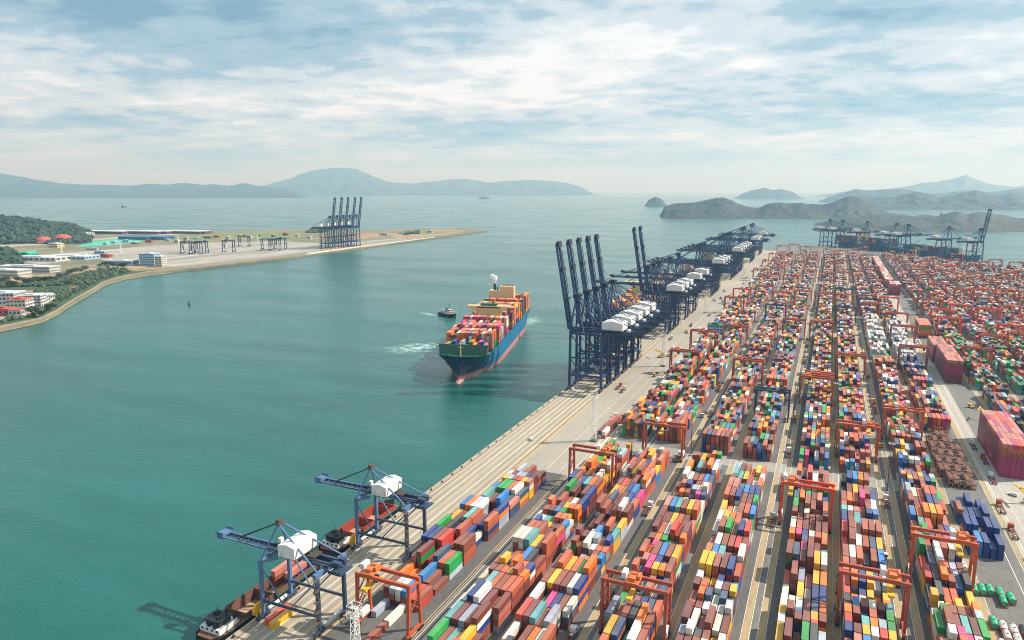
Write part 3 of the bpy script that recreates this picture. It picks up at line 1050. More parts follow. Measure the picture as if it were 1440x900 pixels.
CM = {6.1: container_meshes(6.1), 3.03: container_meshes(3.03)}
BN = {'B0': 'detached block on the quay', 'B1': 'first long block from the quay', 'B1b': 'second long block from the quay', 'B2': 'third long block from the quay',
      'B3': 'fourth long block from the quay', 'B4': 'fifth long block from the quay', 'B5': 'sixth long block from the quay', 'B6': 'seventh long block from the quay',
      'B7': 'eighth block beside the pale road', 'AP': 'small stack by the mast', 'P1': 'tall magenta wall of boxes', 'B8': 'block behind the magenta wall'}
used_labels = {}
colobj = {}
for bi in sorted(chosen):
    b = boxes[bi]
    body, door = CM[b[3]]
    o = bpy.data.objects.new('shipping_container', body); COL.objects.link(o)
    o.location = (b[0], b[1], b[2]); o.color = (*CC[bi], 1)
    d = bpy.data.objects.new('door', door); COL.objects.link(d); d.parent = o; d.color = (*(CC[bi] * 0.92), 1)
    blk, r, bay, t, nt_, half = b[6:12]
    # bays are counted from the front of the block along its whole length
    bn = int((b[1] - 176) // 12.75)
    tier = 'topmost' if t == nt_ - 1 else ('second from top' if t == nt_ - 2 else ('third from top' if t == nt_ - 3 else ('fourth from top' if t == nt_ - 4 else 'lowest')))
    cname = PN[b[4]]
    ln_ = '' if half < 0 else ('near short ' if half == 0 else 'far short ')
    lab = '%s%s box, %s, %s row, bay %s, %s' % (ln_, cname, tier, ORD[r], ORD[min(bn, 19)] if bn < 20 else 'twenty plus', BN.get(blk, 'far block'))
    lab = lab.replace('bay ' + ORD[min(bn, 19)], ORD[min(bn, 19)] + ' bay')
    used_labels[lab] = used_labels.get(lab, 0) + 1
    tag(o, lab, 'container', 'shipping containers stacked in the yard')
print('label repeats', sum(1 for v in used_labels.values() if v > 1), 'max words', max(len(l.split()) for l in used_labels))

# ------------------------------------------------------------------ ship-to-shore cranes
def sts(up, steel='navy', name='quay_crane'):
    """local x: water side negative, rails at x=0 and x=28.4; y along the quay"""
    root = empty(name)
    S = M[steel]; DK = M['navy_dark']
    G = 28.4
    for x in (0, G):
        for sy in (-1, 1):
            lm = MB()
            top = (x, sy * 8.4, 50)
            lm.beam((x, sy * 9.2, 3.2), top, 1.7, 2.1, 1.5, 1.7)
            leg = lm.build('leg', S, root)
            bg = MB()
            bg.box(x - 0.9, x + 0.9, sy * 9.2 - 5.2, sy * 9.2 + 5.2, 1.7, 3.0)
            for q in (-3.6, -1.2, 1.2, 3.6):
                bg.box(x - 0.7, x + 0.7, sy * 9.2 + q - 1.0, sy * 9.2 + q + 1.0, 0.75, 1.8)
            bo = bg.build('bogie', M['blue_mid'], root)
            w = MB()
            for q in (-4.3, -2.9, -1.9, -0.5, 0.5, 1.9, 2.9, 4.3):
                w.tube((x - 0.35, sy * 9.2 + q, 0.42), (x + 0.35, sy * 9.2 + q, 0.42), 0.4, 8)
            w.build('wheels', DK, bo)
    for x in (0, G):
        MB().box(x - 1.0, x + 1.0, -9, 9, 11.6, 14.0).build('sill_beam', S, root)
        MB().beam((x, -8.4, 48.6), (x, 8.4, 48.6), 1.8, 2.6).build('cross_beam', S, root)
    for sy in (-1, 1):
        MB().beam((0.8, sy * 9.1, 12.8), (G - 0.8, sy * 9.1, 12.8), 1.4, 1.9).build('portal_beam', S, root)
        MB().beam((0.8, sy * 8.8, 28), (G - 0.8, sy * 8.8, 28), 1.0, 1.3).build('portal_beam', S, root)
        MB().tube((0.6, sy * 8.5, 47.8), (G - 0.6, sy * 8.9, 15), 0.55, 8).tube((0.6, sy * 8.9, 27), (10, sy * 9.1, 13.6), 0.4, 6).build('diagonal_brace', S, root)
        MB().beam((0.8, sy * 8.4, 49.2), (G, sy * 8.4, 49.2), 1.2, 1.8).build('top_beam', S, root)
    # fixed girder
    gm = MB()
    for sy in (-1, 1):
        gm.box(-2.5, 62, sy * 3.6 - 0.7, sy * 3.6 + 0.7, 50.05, 52.6)
    for x in (-2, 8, 18, 38, 48, 61):
        gm.box(x - 0.4, x + 0.4, -2.9, 2.9, 50.9, 52.2)
    g = gm.build('girder', S, root)
    wk = MB()
    for sy in (-1, 1):
        wk.box(-2, 61, sy * 5.3 - 0.5, sy * 5.3 + 0.5, 51.9, 52.0)
        wk.box(-2, 61, sy * 5.8 - 0.04, sy * 5.8 + 0.04, 53.0, 53.08)
        for i in range(22):
            wk.box(-2 + i * 3 - 0.04, -2 + i * 3 + 0.04, sy * 5.8 - 0.04, sy * 5.8 + 0.04, 52.0, 53.0)
    wk.box(56, 66, -5.2, 5.2, 49.2, 49.5)
    for i in range(9):
        wk.box(54, 65, -4.6 + i * 1.1, -4.4 + i * 1.1, 52.62, 53.0)
    wk.build('walkway', DK, g)
    # machinery house
    hm_ = MB().gable(27.5, 45.5, -8.2, 8.2, 54.2, 60.2, 1.9, 'y')
    hh = hm_.build('machinery_house', M['white'], root)
    hr = MB()
    hr.box(28.5, 45, -7.6, 7.6, 52.65, 54.15)
    for i in range(12):
        hr.box(27.6 + i * 1.6, 27.8 + i * 1.6, -9.2, -9.12, 54.2, 55.2)
    hr.box(27.5, 45.5, -9.2, -8.3, 54.0, 54.15)
    hr.build('support_frame', DK, hh)
    MB().box(33, 34.2, -8.28, -8.1, 54.3, 56.4).build('door', M['roof_grey'], hh)
    MB().box(47.5, 50.0, -3.0, 3.0, 52.7, 54.6).build('electrical_room', M['roof_grey'], root)
    # A-frame
    af = MB()
    for sy in (-1, 1):
        af.beam((-0.5, sy * 8.2, 50), (2.5, sy * 2.2, 79.5), 1.3, 1.3, 1.0, 1.0)
        af.beam((12, sy * 8.2, 50), (3.2, sy * 2.2, 79.5), 0.9, 0.9, 0.8, 0.8)
    af.beam((0.9, -5.4, 64), (0.9, 5.4, 64), 0.8)
    af.beam((1.9, -3.8, 72), (1.9, 3.8, 72), 0.7)
    a = af.build('a_frame', S, root)
    MB().box(0, 6, -3.6, 3.6, 79.5, 80.4).box(1, 5, -2.6, 2.6, 80.4, 82.2).box(0, 6.2, -3.8, -3.7, 80.4, 81.6).box(0, 6.2, 3.7, 3.8, 80.4, 81.6).build('sheave_platform', DK, a)
    bs = MB()
    for sy in (-1, 1):
        bs.beam((4, sy * 2.2, 79), (29, sy * 5.6, 52.5), 0.75)
        bs.beam((4, sy * 2.6, 79.2), (60, sy * 3.9, 52.8), 0.5)
        bs.beam((4.2, sy * 1.2, 78.6), (45, sy * 3.0, 61.0), 0.22)
    bs.build('backstay', S, root)
    # boom
    Lb = 74.0
    ang = math.radians(80) if up else 0.0
    hx, hz_ = -3.0, 51.6

    def bp_(s, y, t=0.0):
        # s along boom, t perpendicular (up when lowered)
        return (hx - s * math.cos(ang) + t * math.sin(ang), y, hz_ + s * math.sin(ang) + t * math.cos(ang))
    b = MB()
    for sy in (-1, 1):
        b.beam(bp_(0, sy * 3.6), bp_(Lb, sy * 3.3), 1.3, 2.3, 1.1, 1.6)
        b.beam(bp_(1, sy * 5.0, 0.4), bp_(Lb - 2, sy * 4.7, 0.4), 0.9, 0.25)
    for i in range(13):
        s = 3 + i * 5.8
        b.beam(bp_(s, -3.4), bp_(s, 3.4), 0.5)
        if i < 12:
            b.beam(bp_(s, -3.4 if i % 2 else 3.4), bp_(s + 5.8, 3.4 if i % 2 else -3.4), 0.35)
    bo = b.build('boom', S, root)
    t = MB()
    t.beam(bp_(Lb - 3, 0, 1.4), bp_(Lb + 2.0, 0, 1.4), 7.6, 2.4)
    t.beam(bp_(50, 0, 2.0), bp_(53, 0, 2.0), 7.6, 1.6)
    t.beam(bp_(25, 0, 2.0), bp_(27, 0, 2.0), 7.6, 1.4)
    t.build('boom_platform', DK, bo)
    rl = MB()
    for sy in (-1, 1):
        for i in range(26):
            rl.beam(bp_(1 + i * 2.9, sy * 5.3, 0.5), bp_(1 + i * 2.9, sy * 5.3, 1.6), 0.09)
        rl.beam(bp_(1, sy * 5.3, 1.6), bp_(Lb - 1, sy * 5.2, 1.6), 0.1)
    rl.build('handrail', DK, bo)
    fs = MB()
    if up:
        for sy in (-1, 1):
            fs.tube((2.5, sy * 2.0, 79), bp_(46, sy * 3.2, 1.2), 0.14, 5)
            fs.tube((2.5, sy * 2.2, 79), bp_(27, sy * 3.2, 1.2), 0.18, 5)
            fs.beam(bp_(30, sy * 2.5, 2.2), bp_(68, sy * 2.5, 2.0), 0.4)
    else:
        for sy in (-1, 1):
            fs.beam((1.5, sy * 2.2, 79), bp_(34, sy * 3.4, 1.2), 0.5)
            fs.beam((1.0, sy * 2.4, 79.4), bp_(68, sy * 3.3, 1.0), 0.5)
    fs.build('forestay', S, root)
    # trolley with cab and spreader
    tx = 14 if up else -30
    tm = MB().box(tx - 3, tx + 3, -3.2, 3.2, 49.6, 50.0).box(tx + 2, tx + 4, -3, -1, 46.6, 49.6)
    tr_ = tm.build('trolley', DK, root)
    sp = MB()
    for a1 in (-1, 1):
        for b1 in (-1, 1):
            sp.tube((tx + a1, b1 * 2.4, 49.6), (tx + a1 * 0.8, b1 * 2.4, 36), 0.06, 4)
    sp.box(tx - 1.2, tx + 1.2, -6, 6, 35.2, 36)
    sp.build('spreader', M['machinery'], tr_)
    # stair tower on the land side leg
    stt = MB()
    for i in range(9):
        z = 4 + i * 5
        y0, y1 = (9.6, 13) if i % 2 else (13, 9.6)
        stt.beam((G + 1.6, y0, z), (G + 1.6, y1, z + 5), 0.8, 0.18)
        stt.box(G + 1.1, G + 3.0, 9.4, 13.2, z + 4.95, z + 5.05)
    for yy in (9.5, 13.1):
        stt.box(G + 2.8, G + 3.0, yy - .08, yy + .08, 2, 49)
    stt.build('stairway', DK, root)
    return root


rows_up = [575, 602, 629, 656, 683]
up_proto = sts(True)
down_proto = sts(False)
up_tree, down_tree = tree_of(up_proto), tree_of(down_proto)
first_u = [True]; first_d = [True]


def put_sts(up, x, y, rz, label, group, bare=False):
    if up:
        o = up_proto if first_u[0] else copy_tree(up_proto, None, up_tree); first_u[0] = False
    else:
        o = down_proto if first_d[0] else copy_tree(down_proto, None, down_tree); first_d[0] = False
    o.location = (x, y, 0.02); o.rotation_euler = (0, 0, rz)
    tag(o, label, 'crane', group)
    return o


WX = -197.6
GR = 'navy ship-to-shore cranes along the main quay'
names5 = ['nearest of five navy quay cranes standing side by side with raised booms', 'second of five navy quay cranes with raised booms, counted from the bare quay',
          'middle one of five navy quay cranes standing together with raised booms', 'fourth of five navy quay cranes with raised booms, counted from the bare quay',
          'farthest of five navy quay cranes standing together with raised booms']
for y, l in zip(rows_up, names5): put_sts(True, WX, y, 0, l, GR)
put_sts(True, WX, 832, 0, 'navy quay crane with raised boom, nearer one of the pair over the docked ship', GR)
put_sts(True, WX, 861, 0, 'navy quay crane with raised boom, farther one of the pair over the docked ship', GR)
down_y = [890, 958, 1015, 1178, 1208, 1240, 1425, 1460, 1498, 1540, 1585, 1770, 1806, 1842, 1990, 2045]
for i, y in enumerate(down_y):
    put_sts(False, WX, y, 0, 'navy quay crane reaching over the ships, %s lowered boom along the main quay' % ORD[i], GR)
# far quay: booms over the water on the other side
FA = math.atan2(-QN.y, -QN.x)
fq = [(0, 0), (57, 0), (163, 0), (277, 0), (320, 0), (453, 0), (545, 1)]
for i, (s, u) in enumerate(fq):
    p = Vector((-1, 2406)) + QD * s
    if u: lab = 'navy quay crane with raised boom at the end of the far quay'
    else: lab = 'navy quay crane on the far quay, %s lowered boom counted from the open water' % ORD[i]
    put_sts(bool(u), p.x, p.y, math.atan2(-QN.y, -QN.x) + PI, lab, 'cranes on the far quay') if False else put_sts(bool(u), p.x, p.y, math.atan2(-QN.y, -QN.x), lab, 'cranes on the far quay')
# opposite shore
for i, y in enumerate((1688, 1720, 1751, 1784, 1815)):
    o = put_sts(True, -1327, y, PI, 'navy quay crane with raised boom on the opposite shore, %s from the yellow fenders end' % ORD[i] if False else 'navy crane with raised boom on the opposite shore, %s counted from the warehouse side' % ORD[i], 'cranes on the opposite shore')
    o.scale = (1.12, 1.0, 1.17)


# --- smaller light blue feeder cranes in front
def feeder():
    root = empty('feeder_crane')
    S = M['blue_light']; D = M['blue_mid']; G = 28.0
    for x, mt in ((0, S), (G, D)):
        for sy in (-1, 1):
            MB().beam((x, sy * 8, 2.6), (x, sy * 8, 26.5), 1.25, 1.4).build('leg', mt, root)
            bg = MB().box(x - 0.6, x + 0.6, sy * 8 - 3.4, sy * 8 + 3.4, 1.5, 2.6)
            for q in (-2.4, 0, 2.4): bg.box(x - 0.5, x + 0.5, sy * 8 + q - 0.9, sy * 8 + q + 0.9, 0.7, 1.6)
            bo = bg.build('bogie', D, root)
            w = MB()
            for q in (-2.9, -1.9, -0.5, 0.5, 1.9, 2.9): w.tube((x - 0.3, sy * 8 + q, 0.38), (x + 0.3, sy * 8 + q, 0.38), 0.36, 8)
            w.build('wheels', M['navy_dark'], bo)
    MB().tube((0, -5.5, 3.0), (0, 5.5, 3.0), 0.85, 10).tube((G, -5.5, 3.0), (G, 5.5, 3.0), 0.85, 10).build('equalizer_beam', M['roof_grey'], root)
    for sy in (-1, 1):
        MB().beam((0.5, sy * 8, 8.6), (G - 0.5, sy * 8, 8.6), 0.7, 1.1).build('portal_beam', D, root)
        MB().tube((0.4, sy * 8, 25), (10.5, sy * 8, 9.2), 0.32, 8).tube((G - 0.4, sy * 8, 25), (14.5, sy * 8, 9.2), 0.32, 8).build('diagonal_brace', S, root)
        MB().beam((-0.3, sy * 8, 27.2), (5, sy * 3.5, 27.8), 1.0, 1.2).build('corner_beam', S, root)
    MB().box(G - 0.8, G + 0.8, -9.5, 9.5, 26.55, 28.9).build('cross_beam', S, root)
    MB().box(-0.8, 0.8, -8.6, 8.6, 26.4, 27.9).build('cross_beam', S, root)
    gm = MB()
    for sy in (-1, 1): gm.box(-1, 34, sy * 2.0 - 0.45, sy * 2.0 + 0.45, 28.0 + 0.93, 30.6)
    for x in (2, 10, 32): gm.box(x - .3, x + .3, -1.5, 1.5, 29.2, 30.2)
    g = gm.build('girder', D, root)
    wk = MB()
    for sy in (-1, 1):
        wk.box(-1, 35, sy * 3.1 - 0.5, sy * 3.1 + 0.5, 30.0, 30.1).box(-1, 35, sy * 3.6 - .04, sy * 3.6 + .04, 31.1, 31.2)
        for i in range(19): wk.box(-1 + 2 * i - .04, -1 + 2 * i + .04, sy * 3.6 - .04, sy * 3.6 + .04, 30.1, 31.1)
    wk.box(30, 36, -4, 4, 27.0, 27.3).box(31, 35, -3, -1, 30.7, 32).box(31, 34, 1, 3, 30.7, 31.6).box(30, 35.8, -4.02, -3.94, 27.3, 28.5)
    wk.build('walkway', M['blue_mid'], g)
    mh = MB().gable(8.3, 16.4, -6.8, 6.8, 31.2, 36.4, 1.1, 'y')
    h = mh.build('machinery_house', M['white'], root)
    MB().box(9.5, 10.6, -6.88, -6.74, 31.3, 33.3).build('door', M['roof_grey'], h)
    ff = MB().box(8.5, 16.2, -6.4, 6.4, 30.62, 31.15).box(18.6, 22, -3, 3, 30.7, 31.0)
    for i in range(6): ff.box(19 + i * 0.6, 19.2 + i * 0.6, -2.5, 2.5, 31.0, 31.9)
    ff.build('hoist_machinery', M['machinery'], h)
    MB().box(0.8, 2.2, 1.6, 3.4, 31.5, 33.6).tube((1.5, 2.5, 30.6), (1.5, 2.5, 31.5), 0.3, 6).build('signal_cabin', M['white'], root)
    bm_ = MB()
    for sy in (-1, 1): bm_.beam((-1, sy * 1.6, 29.8), (-26, sy * 1.5, 29.8), 0.7, 1.5, 0.6, 1.1)
    for i in range(9): bm_.box(-3 - i * 2.8, -2.6 - i * 2.8, -1.3, 1.3, 29.5, 30.1)
    bm = bm_.build('boom', D, root)
    tp_ = MB().box(-28.5, -25, -2.6, 2.6, 29.0, 31.4).box(-28.6, -24.6, -2.9, -2.8, 31.4, 32.4).box(-28.6, -24.6, 2.8, 2.9, 31.4, 32.4)
    for sy in (-1, 1):
        tp_.box(-25, -1, sy * 2.4 - 0.4, sy * 2.4 + 0.4, 30.3, 30.36)
        for i in range(12): tp_.box(-2 - i * 2.1, -1.92 - i * 2.1, sy * 2.8 - .04, sy * 2.8 + .04, 30.3, 31.3)
        tp_.box(-26, -1, sy * 2.8 - .04, sy * 2.8 + .04, 31.3, 31.36)
    tp_.build('boom_platform', M['blue_light'], bm)
    af = MB()
    for sy in (-1, 1): af.tube((0, sy * 7.6, 27.9), (3.6, sy * 0.8, 42.3), 0.38, 8)
    a = af.build('a_frame', S, root)
    MB().box(2.2, 5.0, -1.6, 1.6, 42.0, 43.0).box(2.6, 4.4, -1, 1, 43, 44.2).build('sheave_platform', M['machinery'], a)
    bk = MB()
    for sy in (-1, 1): bk.tube((4.2, sy * 1.0, 42.2), (G - 0.2, sy * 7.6, 29), 0.42, 8)
    bk.build('backstay', S, root)
    MB().tube((2.6, -0.6, 42.2), (-18, -1.4, 30.6), 0.22, 6).tube((2.6, 0.6, 42.2), (-18, 1.4, 30.6), 0.22, 6).build('forestay', M['navy_dark'], root)
    MB().tube((-2.4, -8.6, 4.2), (-1.7, -8.6, 4.2), 3.1, 20).build('cable_reel', M['yellow'], root)
    tm = MB().box(19.5, 24.5, -2.3, 2.3, 28.0, 28.7).box(23.1, 24.9, -2.1, -0.4, 25.6, 28.0)
    t = tm.build('trolley', M['machinery'], root)
    sp = MB()
    for a1 in (-1, 1):
        for b1 in (-1, 1): sp.tube((22 + a1, b1 * 1.8, 28.0), (22 + a1 * .8, b1 * 1.8, 23), 0.05, 4)
    sp.box(20.9, 23.1, -3.0, 3.0, 22.4, 23).build('spreader', M['rust'], t)
    sw = MB()
    for i in range(5):
        z = 3 + i * 4.8
        y0, y1 = (-8.9, -11.6) if i % 2 else (-11.6, -8.9)
        sw.beam((G + 1.2, y0, z), (G + 1.2, y1, z + 4.8), 0.7, 0.15).box(G + .7, G + 2.2, -11.8, -8.8, z + 4.75, z + 4.83)
    sw.build('stairway', M['machinery'], root)
    return root


fa = feeder(); fa_t = tree_of(fa); fa.scale = (1, 1, 0.90)
fa.location = (WX, 205.5, 0.02)
tag(fa, 'light blue feeder crane with white house, nearer one, over the empty brown barge', 'crane', 'feeder cranes on the near quay')
fb = copy_tree(fa, None, fa_t)
fb.location = (WX, 268.5, 0.02)
fb['label'] = 'light blue feeder crane with white house, farther one, over the orange red barge'


# ------------------------------------------------------------------ rubber tyred gantries
def rtg(steel, span, trolley_y=0.3, boxside=1):
    root = empty('gantry_crane')
    S = M[steel]
    hw = span / 2
    for sx in (-1, 1):
        for sy in (-1, 1):
            MB().beam((sx * hw, sy * 4.6, 2.4), (sx * hw, sy * 3.4, 20.6), 1.0, 1.0, 1.1, 1.3).build('leg', S, root)
            w = MB()
            for q in (-0.9, 0.9): w.tube((sx * hw - 0.4, sy * 4.6 + q, 0.85), (sx * hw + 0.4, sy * 4.6 + q, 0.85), 0.82, 10)
            w.build('wheels', M['rubber'], root)
        MB().box(sx * hw - 0.45, sx * hw + 0.45, -5.8, 5.8, 1.7, 2.9).build('sill_beam', S, root)
        MB().beam((sx * hw, -4.2, 9), (sx * hw, 3.6, 16), 0.35).beam((sx * hw, 4.2, 9), (sx * hw, -3.6, 16), 0.35).build('side_brace', S, root)
        MB().box(sx * hw - 0.6, sx * hw + 0.6, -4.2, 4.2, 20.7, 21.5).build('end_beam', S, root)
    for sy in (-1, 1):
        MB().box(-hw - 0.8, hw + 0.8, sy * 3.4 - 0.55, sy * 3.4 + 0.55, 21.52, 22.9).build('girder', S, root)
    x = boxside * hw
    MB().box(x - 1.0 if boxside > 0 else x - 0.6, x + 0.6 if boxside > 0 else x + 1.0, -2.6, 2.6, 2.95, 5.6).build('power_pack', M['white'], root)
    tx = (trolley_y - 0.5) * (span - 5)
    tm = MB().box(tx - 2.6, tx + 2.6, -3.9, 3.9, 22.95, 23.3).box(tx - 1.6, tx + 1.2, -2.6, 0.2, 23.3, 24.6).tube((tx - 1.8, 1.6, 24.2), (tx + 1.8, 1.6, 24.2), 0.8, 10).box(tx + 1.4, tx + 2.4, -1, 2.6, 23.3, 25.0)
    for q in (-3.85, 3.85): tm.box(tx - 2.6, tx + 2.6, q - .04, q + .04, 24.2, 24.3)
    t = tm.build('trolley', M['navy_dark' if steel == 'navy' else 'machinery_orange'], root)
    MB().box(tx - 4.6, tx - 2.7, -1.6, 2.6, 23.2, 25.6).build('electrical_room', M['roof_grey' if steel == 'navy' else 'white'], t)
    MB().box(tx + 0.9, tx + 2.7, -1.0, 1.0, 18.6, 21.2).build('operator_cab', M['glass'], t)
    sp = MB()
    for a1 in (-1, 1):
        for b1 in (-1, 1): sp.tube((tx - 0.6 + a1, b1 * 2, 23), (tx - .6 + a1 * .8, b1 * 2.6, 17.4), 0.05, 4)
    sp.box(tx - 1.7, tx + .5, -6, 6, 16.8, 17.4).build('spreader', M['yellow'], t)
    st_ = MB()
    for i in range(5):
        z = 2.5 + i * 3.6
        y0, y1 = (-2.5, 2.2) if i % 2 else (2.2, -2.5)
        st_.beam((-hw - 0.9, y0, z), (-hw - 0.9, y1, z + 3.6), 0.6, 0.12)
    st_.build('ladder', M['machinery'], root)
    return root


protos = {}


def put_rtg(steel, cx_, y, span, label, seed):
    key = (steel, span, seed % 3)
    if key not in protos:
        p = rtg(steel, span, (0.12, 0.45, 0.86)[seed % 3], 1 if seed % 2 else -1)
        protos[key] = (p, tree_of(p)); o = p
    else:
        p, t = protos[key]; o = copy_tree(p, None, t)
    o.location = (cx_, y, 0.02)
    tag(o, label, 'gantry crane', 'gantry cranes straddling the container blocks')
    return o


near_r = [('orange', 'B0', 212.5, 'orange gantry crane over a lone open container at the front of the quay block', 0),
          ('brick', 'B2', 248, 'faded red gantry crane at the front of the third long block from the quay', 1),
          ('brick', 'B5', 291, 'faded red gantry crane at the front of the sixth long block', 2),
          ('vermilion', 'B4', 374, 'bright vermilion gantry crane over the fifth long block', 0),
          ('orange', 'B6', 338, 'orange gantry crane over the seventh block beside the blue stacks', 2),
          ('brick', 'B1', 376, 'faded red gantry crane over the first long block beyond the quay block', 2),
          ('brick', 'B1b', 439, 'faded red gantry crane in the gap across the second long block', 1),
          ('orange', 'B5', 489, 'orange gantry crane just behind the cross street over the sixth block', 2),
          ('orange', 'B6', 537, 'orange gantry crane over the seventh block beside the brown flat racks', 1),
          ('brick', 'B4', 606, 'orange gantry crane, nearer of a touching pair over the fifth block', 0),
          ('orange', 'B4', 619, 'orange gantry crane, farther of a touching pair over the fifth block', 1),
          ('brick', 'B5', 703, 'faded red gantry crane in the middle of the sixth long block', 1),
          ('brick', 'B7', 766, 'orange gantry crane over navy and white boxes beside the tall magenta stacks', 2),
          ('brick', 'B2', 645, 'faded red gantry crane in the middle of the third long block', 0),
          ('brick', 'B1', 658, 'faded red gantry crane nearer of two beside the apron light mast', 0),
          ('brick', 'B1', 762, 'faded red gantry crane farther of two beside the apron light mast', 1),
          ('brick', 'B1b', 806, 'faded red gantry crane beside the small pale blue building', 1),
          ('brick', 'B1', 1026, 'red gantry crane behind the small pale blue building', 0),
          ('navy', 'B3', 551, 'navy gantry crane over the fourth long block', 2),
          ('navy', 'B2', 978, 'navy gantry crane over the third block behind the pale road end', 1)]
cnt = {}
i = 0
for st_, bl, y, lab, sd_ in near_r:
    a, b_, c, r = BLOCKS[bl]
    put_rtg(st_, (a + b_) / 2, y, round(b_ - a, 1), lab, sd_)
more = [('B3', 874, 'brick'), ('B4', 872, 'brick'), ('B5', 995, 'navy'), ('B5', 1182, 'navy'), ('B6', 1082, 'navy'), ('B6', 1045, 'orange'), ('B7', 972, 'brick'), ('B7', 880, 'brick'),
        ('B8', 1118, 'orange'), ('B8', 958, 'vermilion'), ('B8', 783, 'brick'), ('B10', 934, 'vermilion'), ('B10', 884, 'orange'), ('B9', 640, 'brick'), ('B9', 860, 'orange'), ('B11', 1010, 'orange')]
for bl in list(BLOCKS)[1:]:
    a, b_, c, r = BLOCKS[bl]
    fy = far_y(a)
    y0 = 1100 if bl in ('B1', 'B1b', 'B2', 'B3', 'B4', 'B5', 'B6', 'B7') else max(1000, (a - 40) / 0.205)
    y = y0 + R.uniform(0, 90)
    while y < fy:
        more.append((bl, y, R.choice(['brick', 'brick', 'orange', 'orange', 'vermilion', 'brick', 'navy'] if a < 60 else ['orange', 'vermilion', 'brick', 'orange'])))
        y += R.uniform(150, 330)
more.sort(key=lambda q: q[1])
percol = {}
for j, (bl, y, st_) in enumerate(more):
    a, b_, c, r = BLOCKS[bl]
    percol.setdefault(bl, 0); percol[bl] += 1
    colr = {'brick': 'faded red', 'orange': 'orange', 'vermilion': 'vermilion', 'navy': 'navy'}[st_]
    num = int(bl[1:].replace('b', '')) if bl != 'B1b' else 2
    bn = {'B1': 'first', 'B1b': 'second', 'B2': 'third', 'B3': 'fourth', 'B4': 'fifth', 'B5': 'sixth', 'B6': 'seventh', 'B7': 'eighth'}.get(bl) or ORD[min(num, 19)]
    lab = '%s gantry crane, %s distant one over the %s block from the quay' % (colr, ORD[min(percol[bl] - 1, 19)], bn)
    sp_ = round(b_ - a, 1)
    put_rtg(st_, (a + b_) / 2, y, sp_, lab, j)
# opposite shore gantries (larger, navy)
def g0(x, y):
    d = ray(x, y); t = -CAM_H / d[2]
    return d[0] * t, d[1] * t


lg = [(*g0(264, 356.5), 'navy gantry crane on the opposite shore, first one of the cluster by the white block'), (*g0(276, 357.5), 'navy gantry crane on the opposite shore, second one of the cluster by the white block'),
      (*g0(284, 356), 'navy gantry crane on the opposite shore, third one of the cluster by the white block'), (*g0(322, 354.5), 'lone navy gantry crane in the middle of the opposite shore concrete'),
      (*g0(344, 346.5), 'navy gantry crane standing behind the lone one on the opposite shore'), (*g0(376, 351.5), 'navy gantry crane on the opposite shore, first of the cluster near the quay cranes'),
      (*g0(387, 352.5), 'navy gantry crane on the opposite shore, second of the cluster near the quay cranes'), (*g0(395, 350.5), 'navy gantry crane on the opposite shore, third of the cluster near the quay cranes')]
for j, (x, y, lab) in enumerate(lg):
    o = put_rtg('navy', x, y, 23.5, lab, j)
    o.scale = (1.25, 1.7, 1.4); o.rotation_euler = (0, 0, 0.35)
    o.location.z = 0.2


# ------------------------------------------------------------------ light masts, lamp poles
def mast():
    root = empty('light_mast')
    m_ = MB()
    H = 33.0
    for k_ in range(11):
        z0_, z1_ = H * k_ / 11, H * (k_ + 1) / 11
        w0 = 1.5 - 0.6 * k_ / 11; w1 = 1.5 - 0.6 * (k_ + 1) / 11
        c0 = [(-w0, -w0), (w0, -w0), (w0, w0), (-w0, w0)]; c1 = [(-w1, -w1), (w1, -w1), (w1, w1), (-w1, w1)]
        for j in range(4):
            a, b_ = c0[j], c1[j]; c, d = c0[(j + 1) % 4], c1[(j + 1) % 4]
            m_.beam((*a, z0_), (*b_, z1_), 0.22)
            m_.beam((*a, z0_), (*d, z1_), 0.14)
            m_.beam((*b_, z1_), (*d, z1_), 0.14)
    m_.build('lattice_mast', M['white_steel'], root)
    p = MB()
    for zf in (33.0, 30.2):
        for q in range(7):
            p.box(-1.8 + q * 0.6 - .05, -1.8 + q * 0.6 + .05, -1.8, 1.8, zf, zf + 0.08)
        for s in (-1.8, 1.8): p.box(-1.8, 1.8, s - .07, s + .07, zf, zf + 0.16)
    for z in (34.2, 31.3):
        for s in (-1.8, 1.8):
            p.box(-1.8, 1.8, s - .05, s + .05, z, z + 0.1).box(s - .05, s + .05, -1.8, 1.8, z, z + 0.1)
    for s in (-1.8, 0, 1.8):
        for t in (-1.8, 1.8):
            p.box(s - .05, s + .05, t - .05, t + .05, 30.2, 34.2)
    pl = p.build('lamp_platform', M['white_steel'], root)
    for s in (-1.35, -0.45, 0.45, 1.35):
        for t in (-1, 1):
            MB().box(s - 0.28, s + 0.28, t * 1.95 - 0.16, t * 1.95 + 0.16, 33.3, 34.0).build('floodlight', M['machinery'], pl)
    MB().box(-2.2, 2.2, -2.2, 2.2, 0, 0.9).build('base_plinth', M['machinery'], root)
    return root


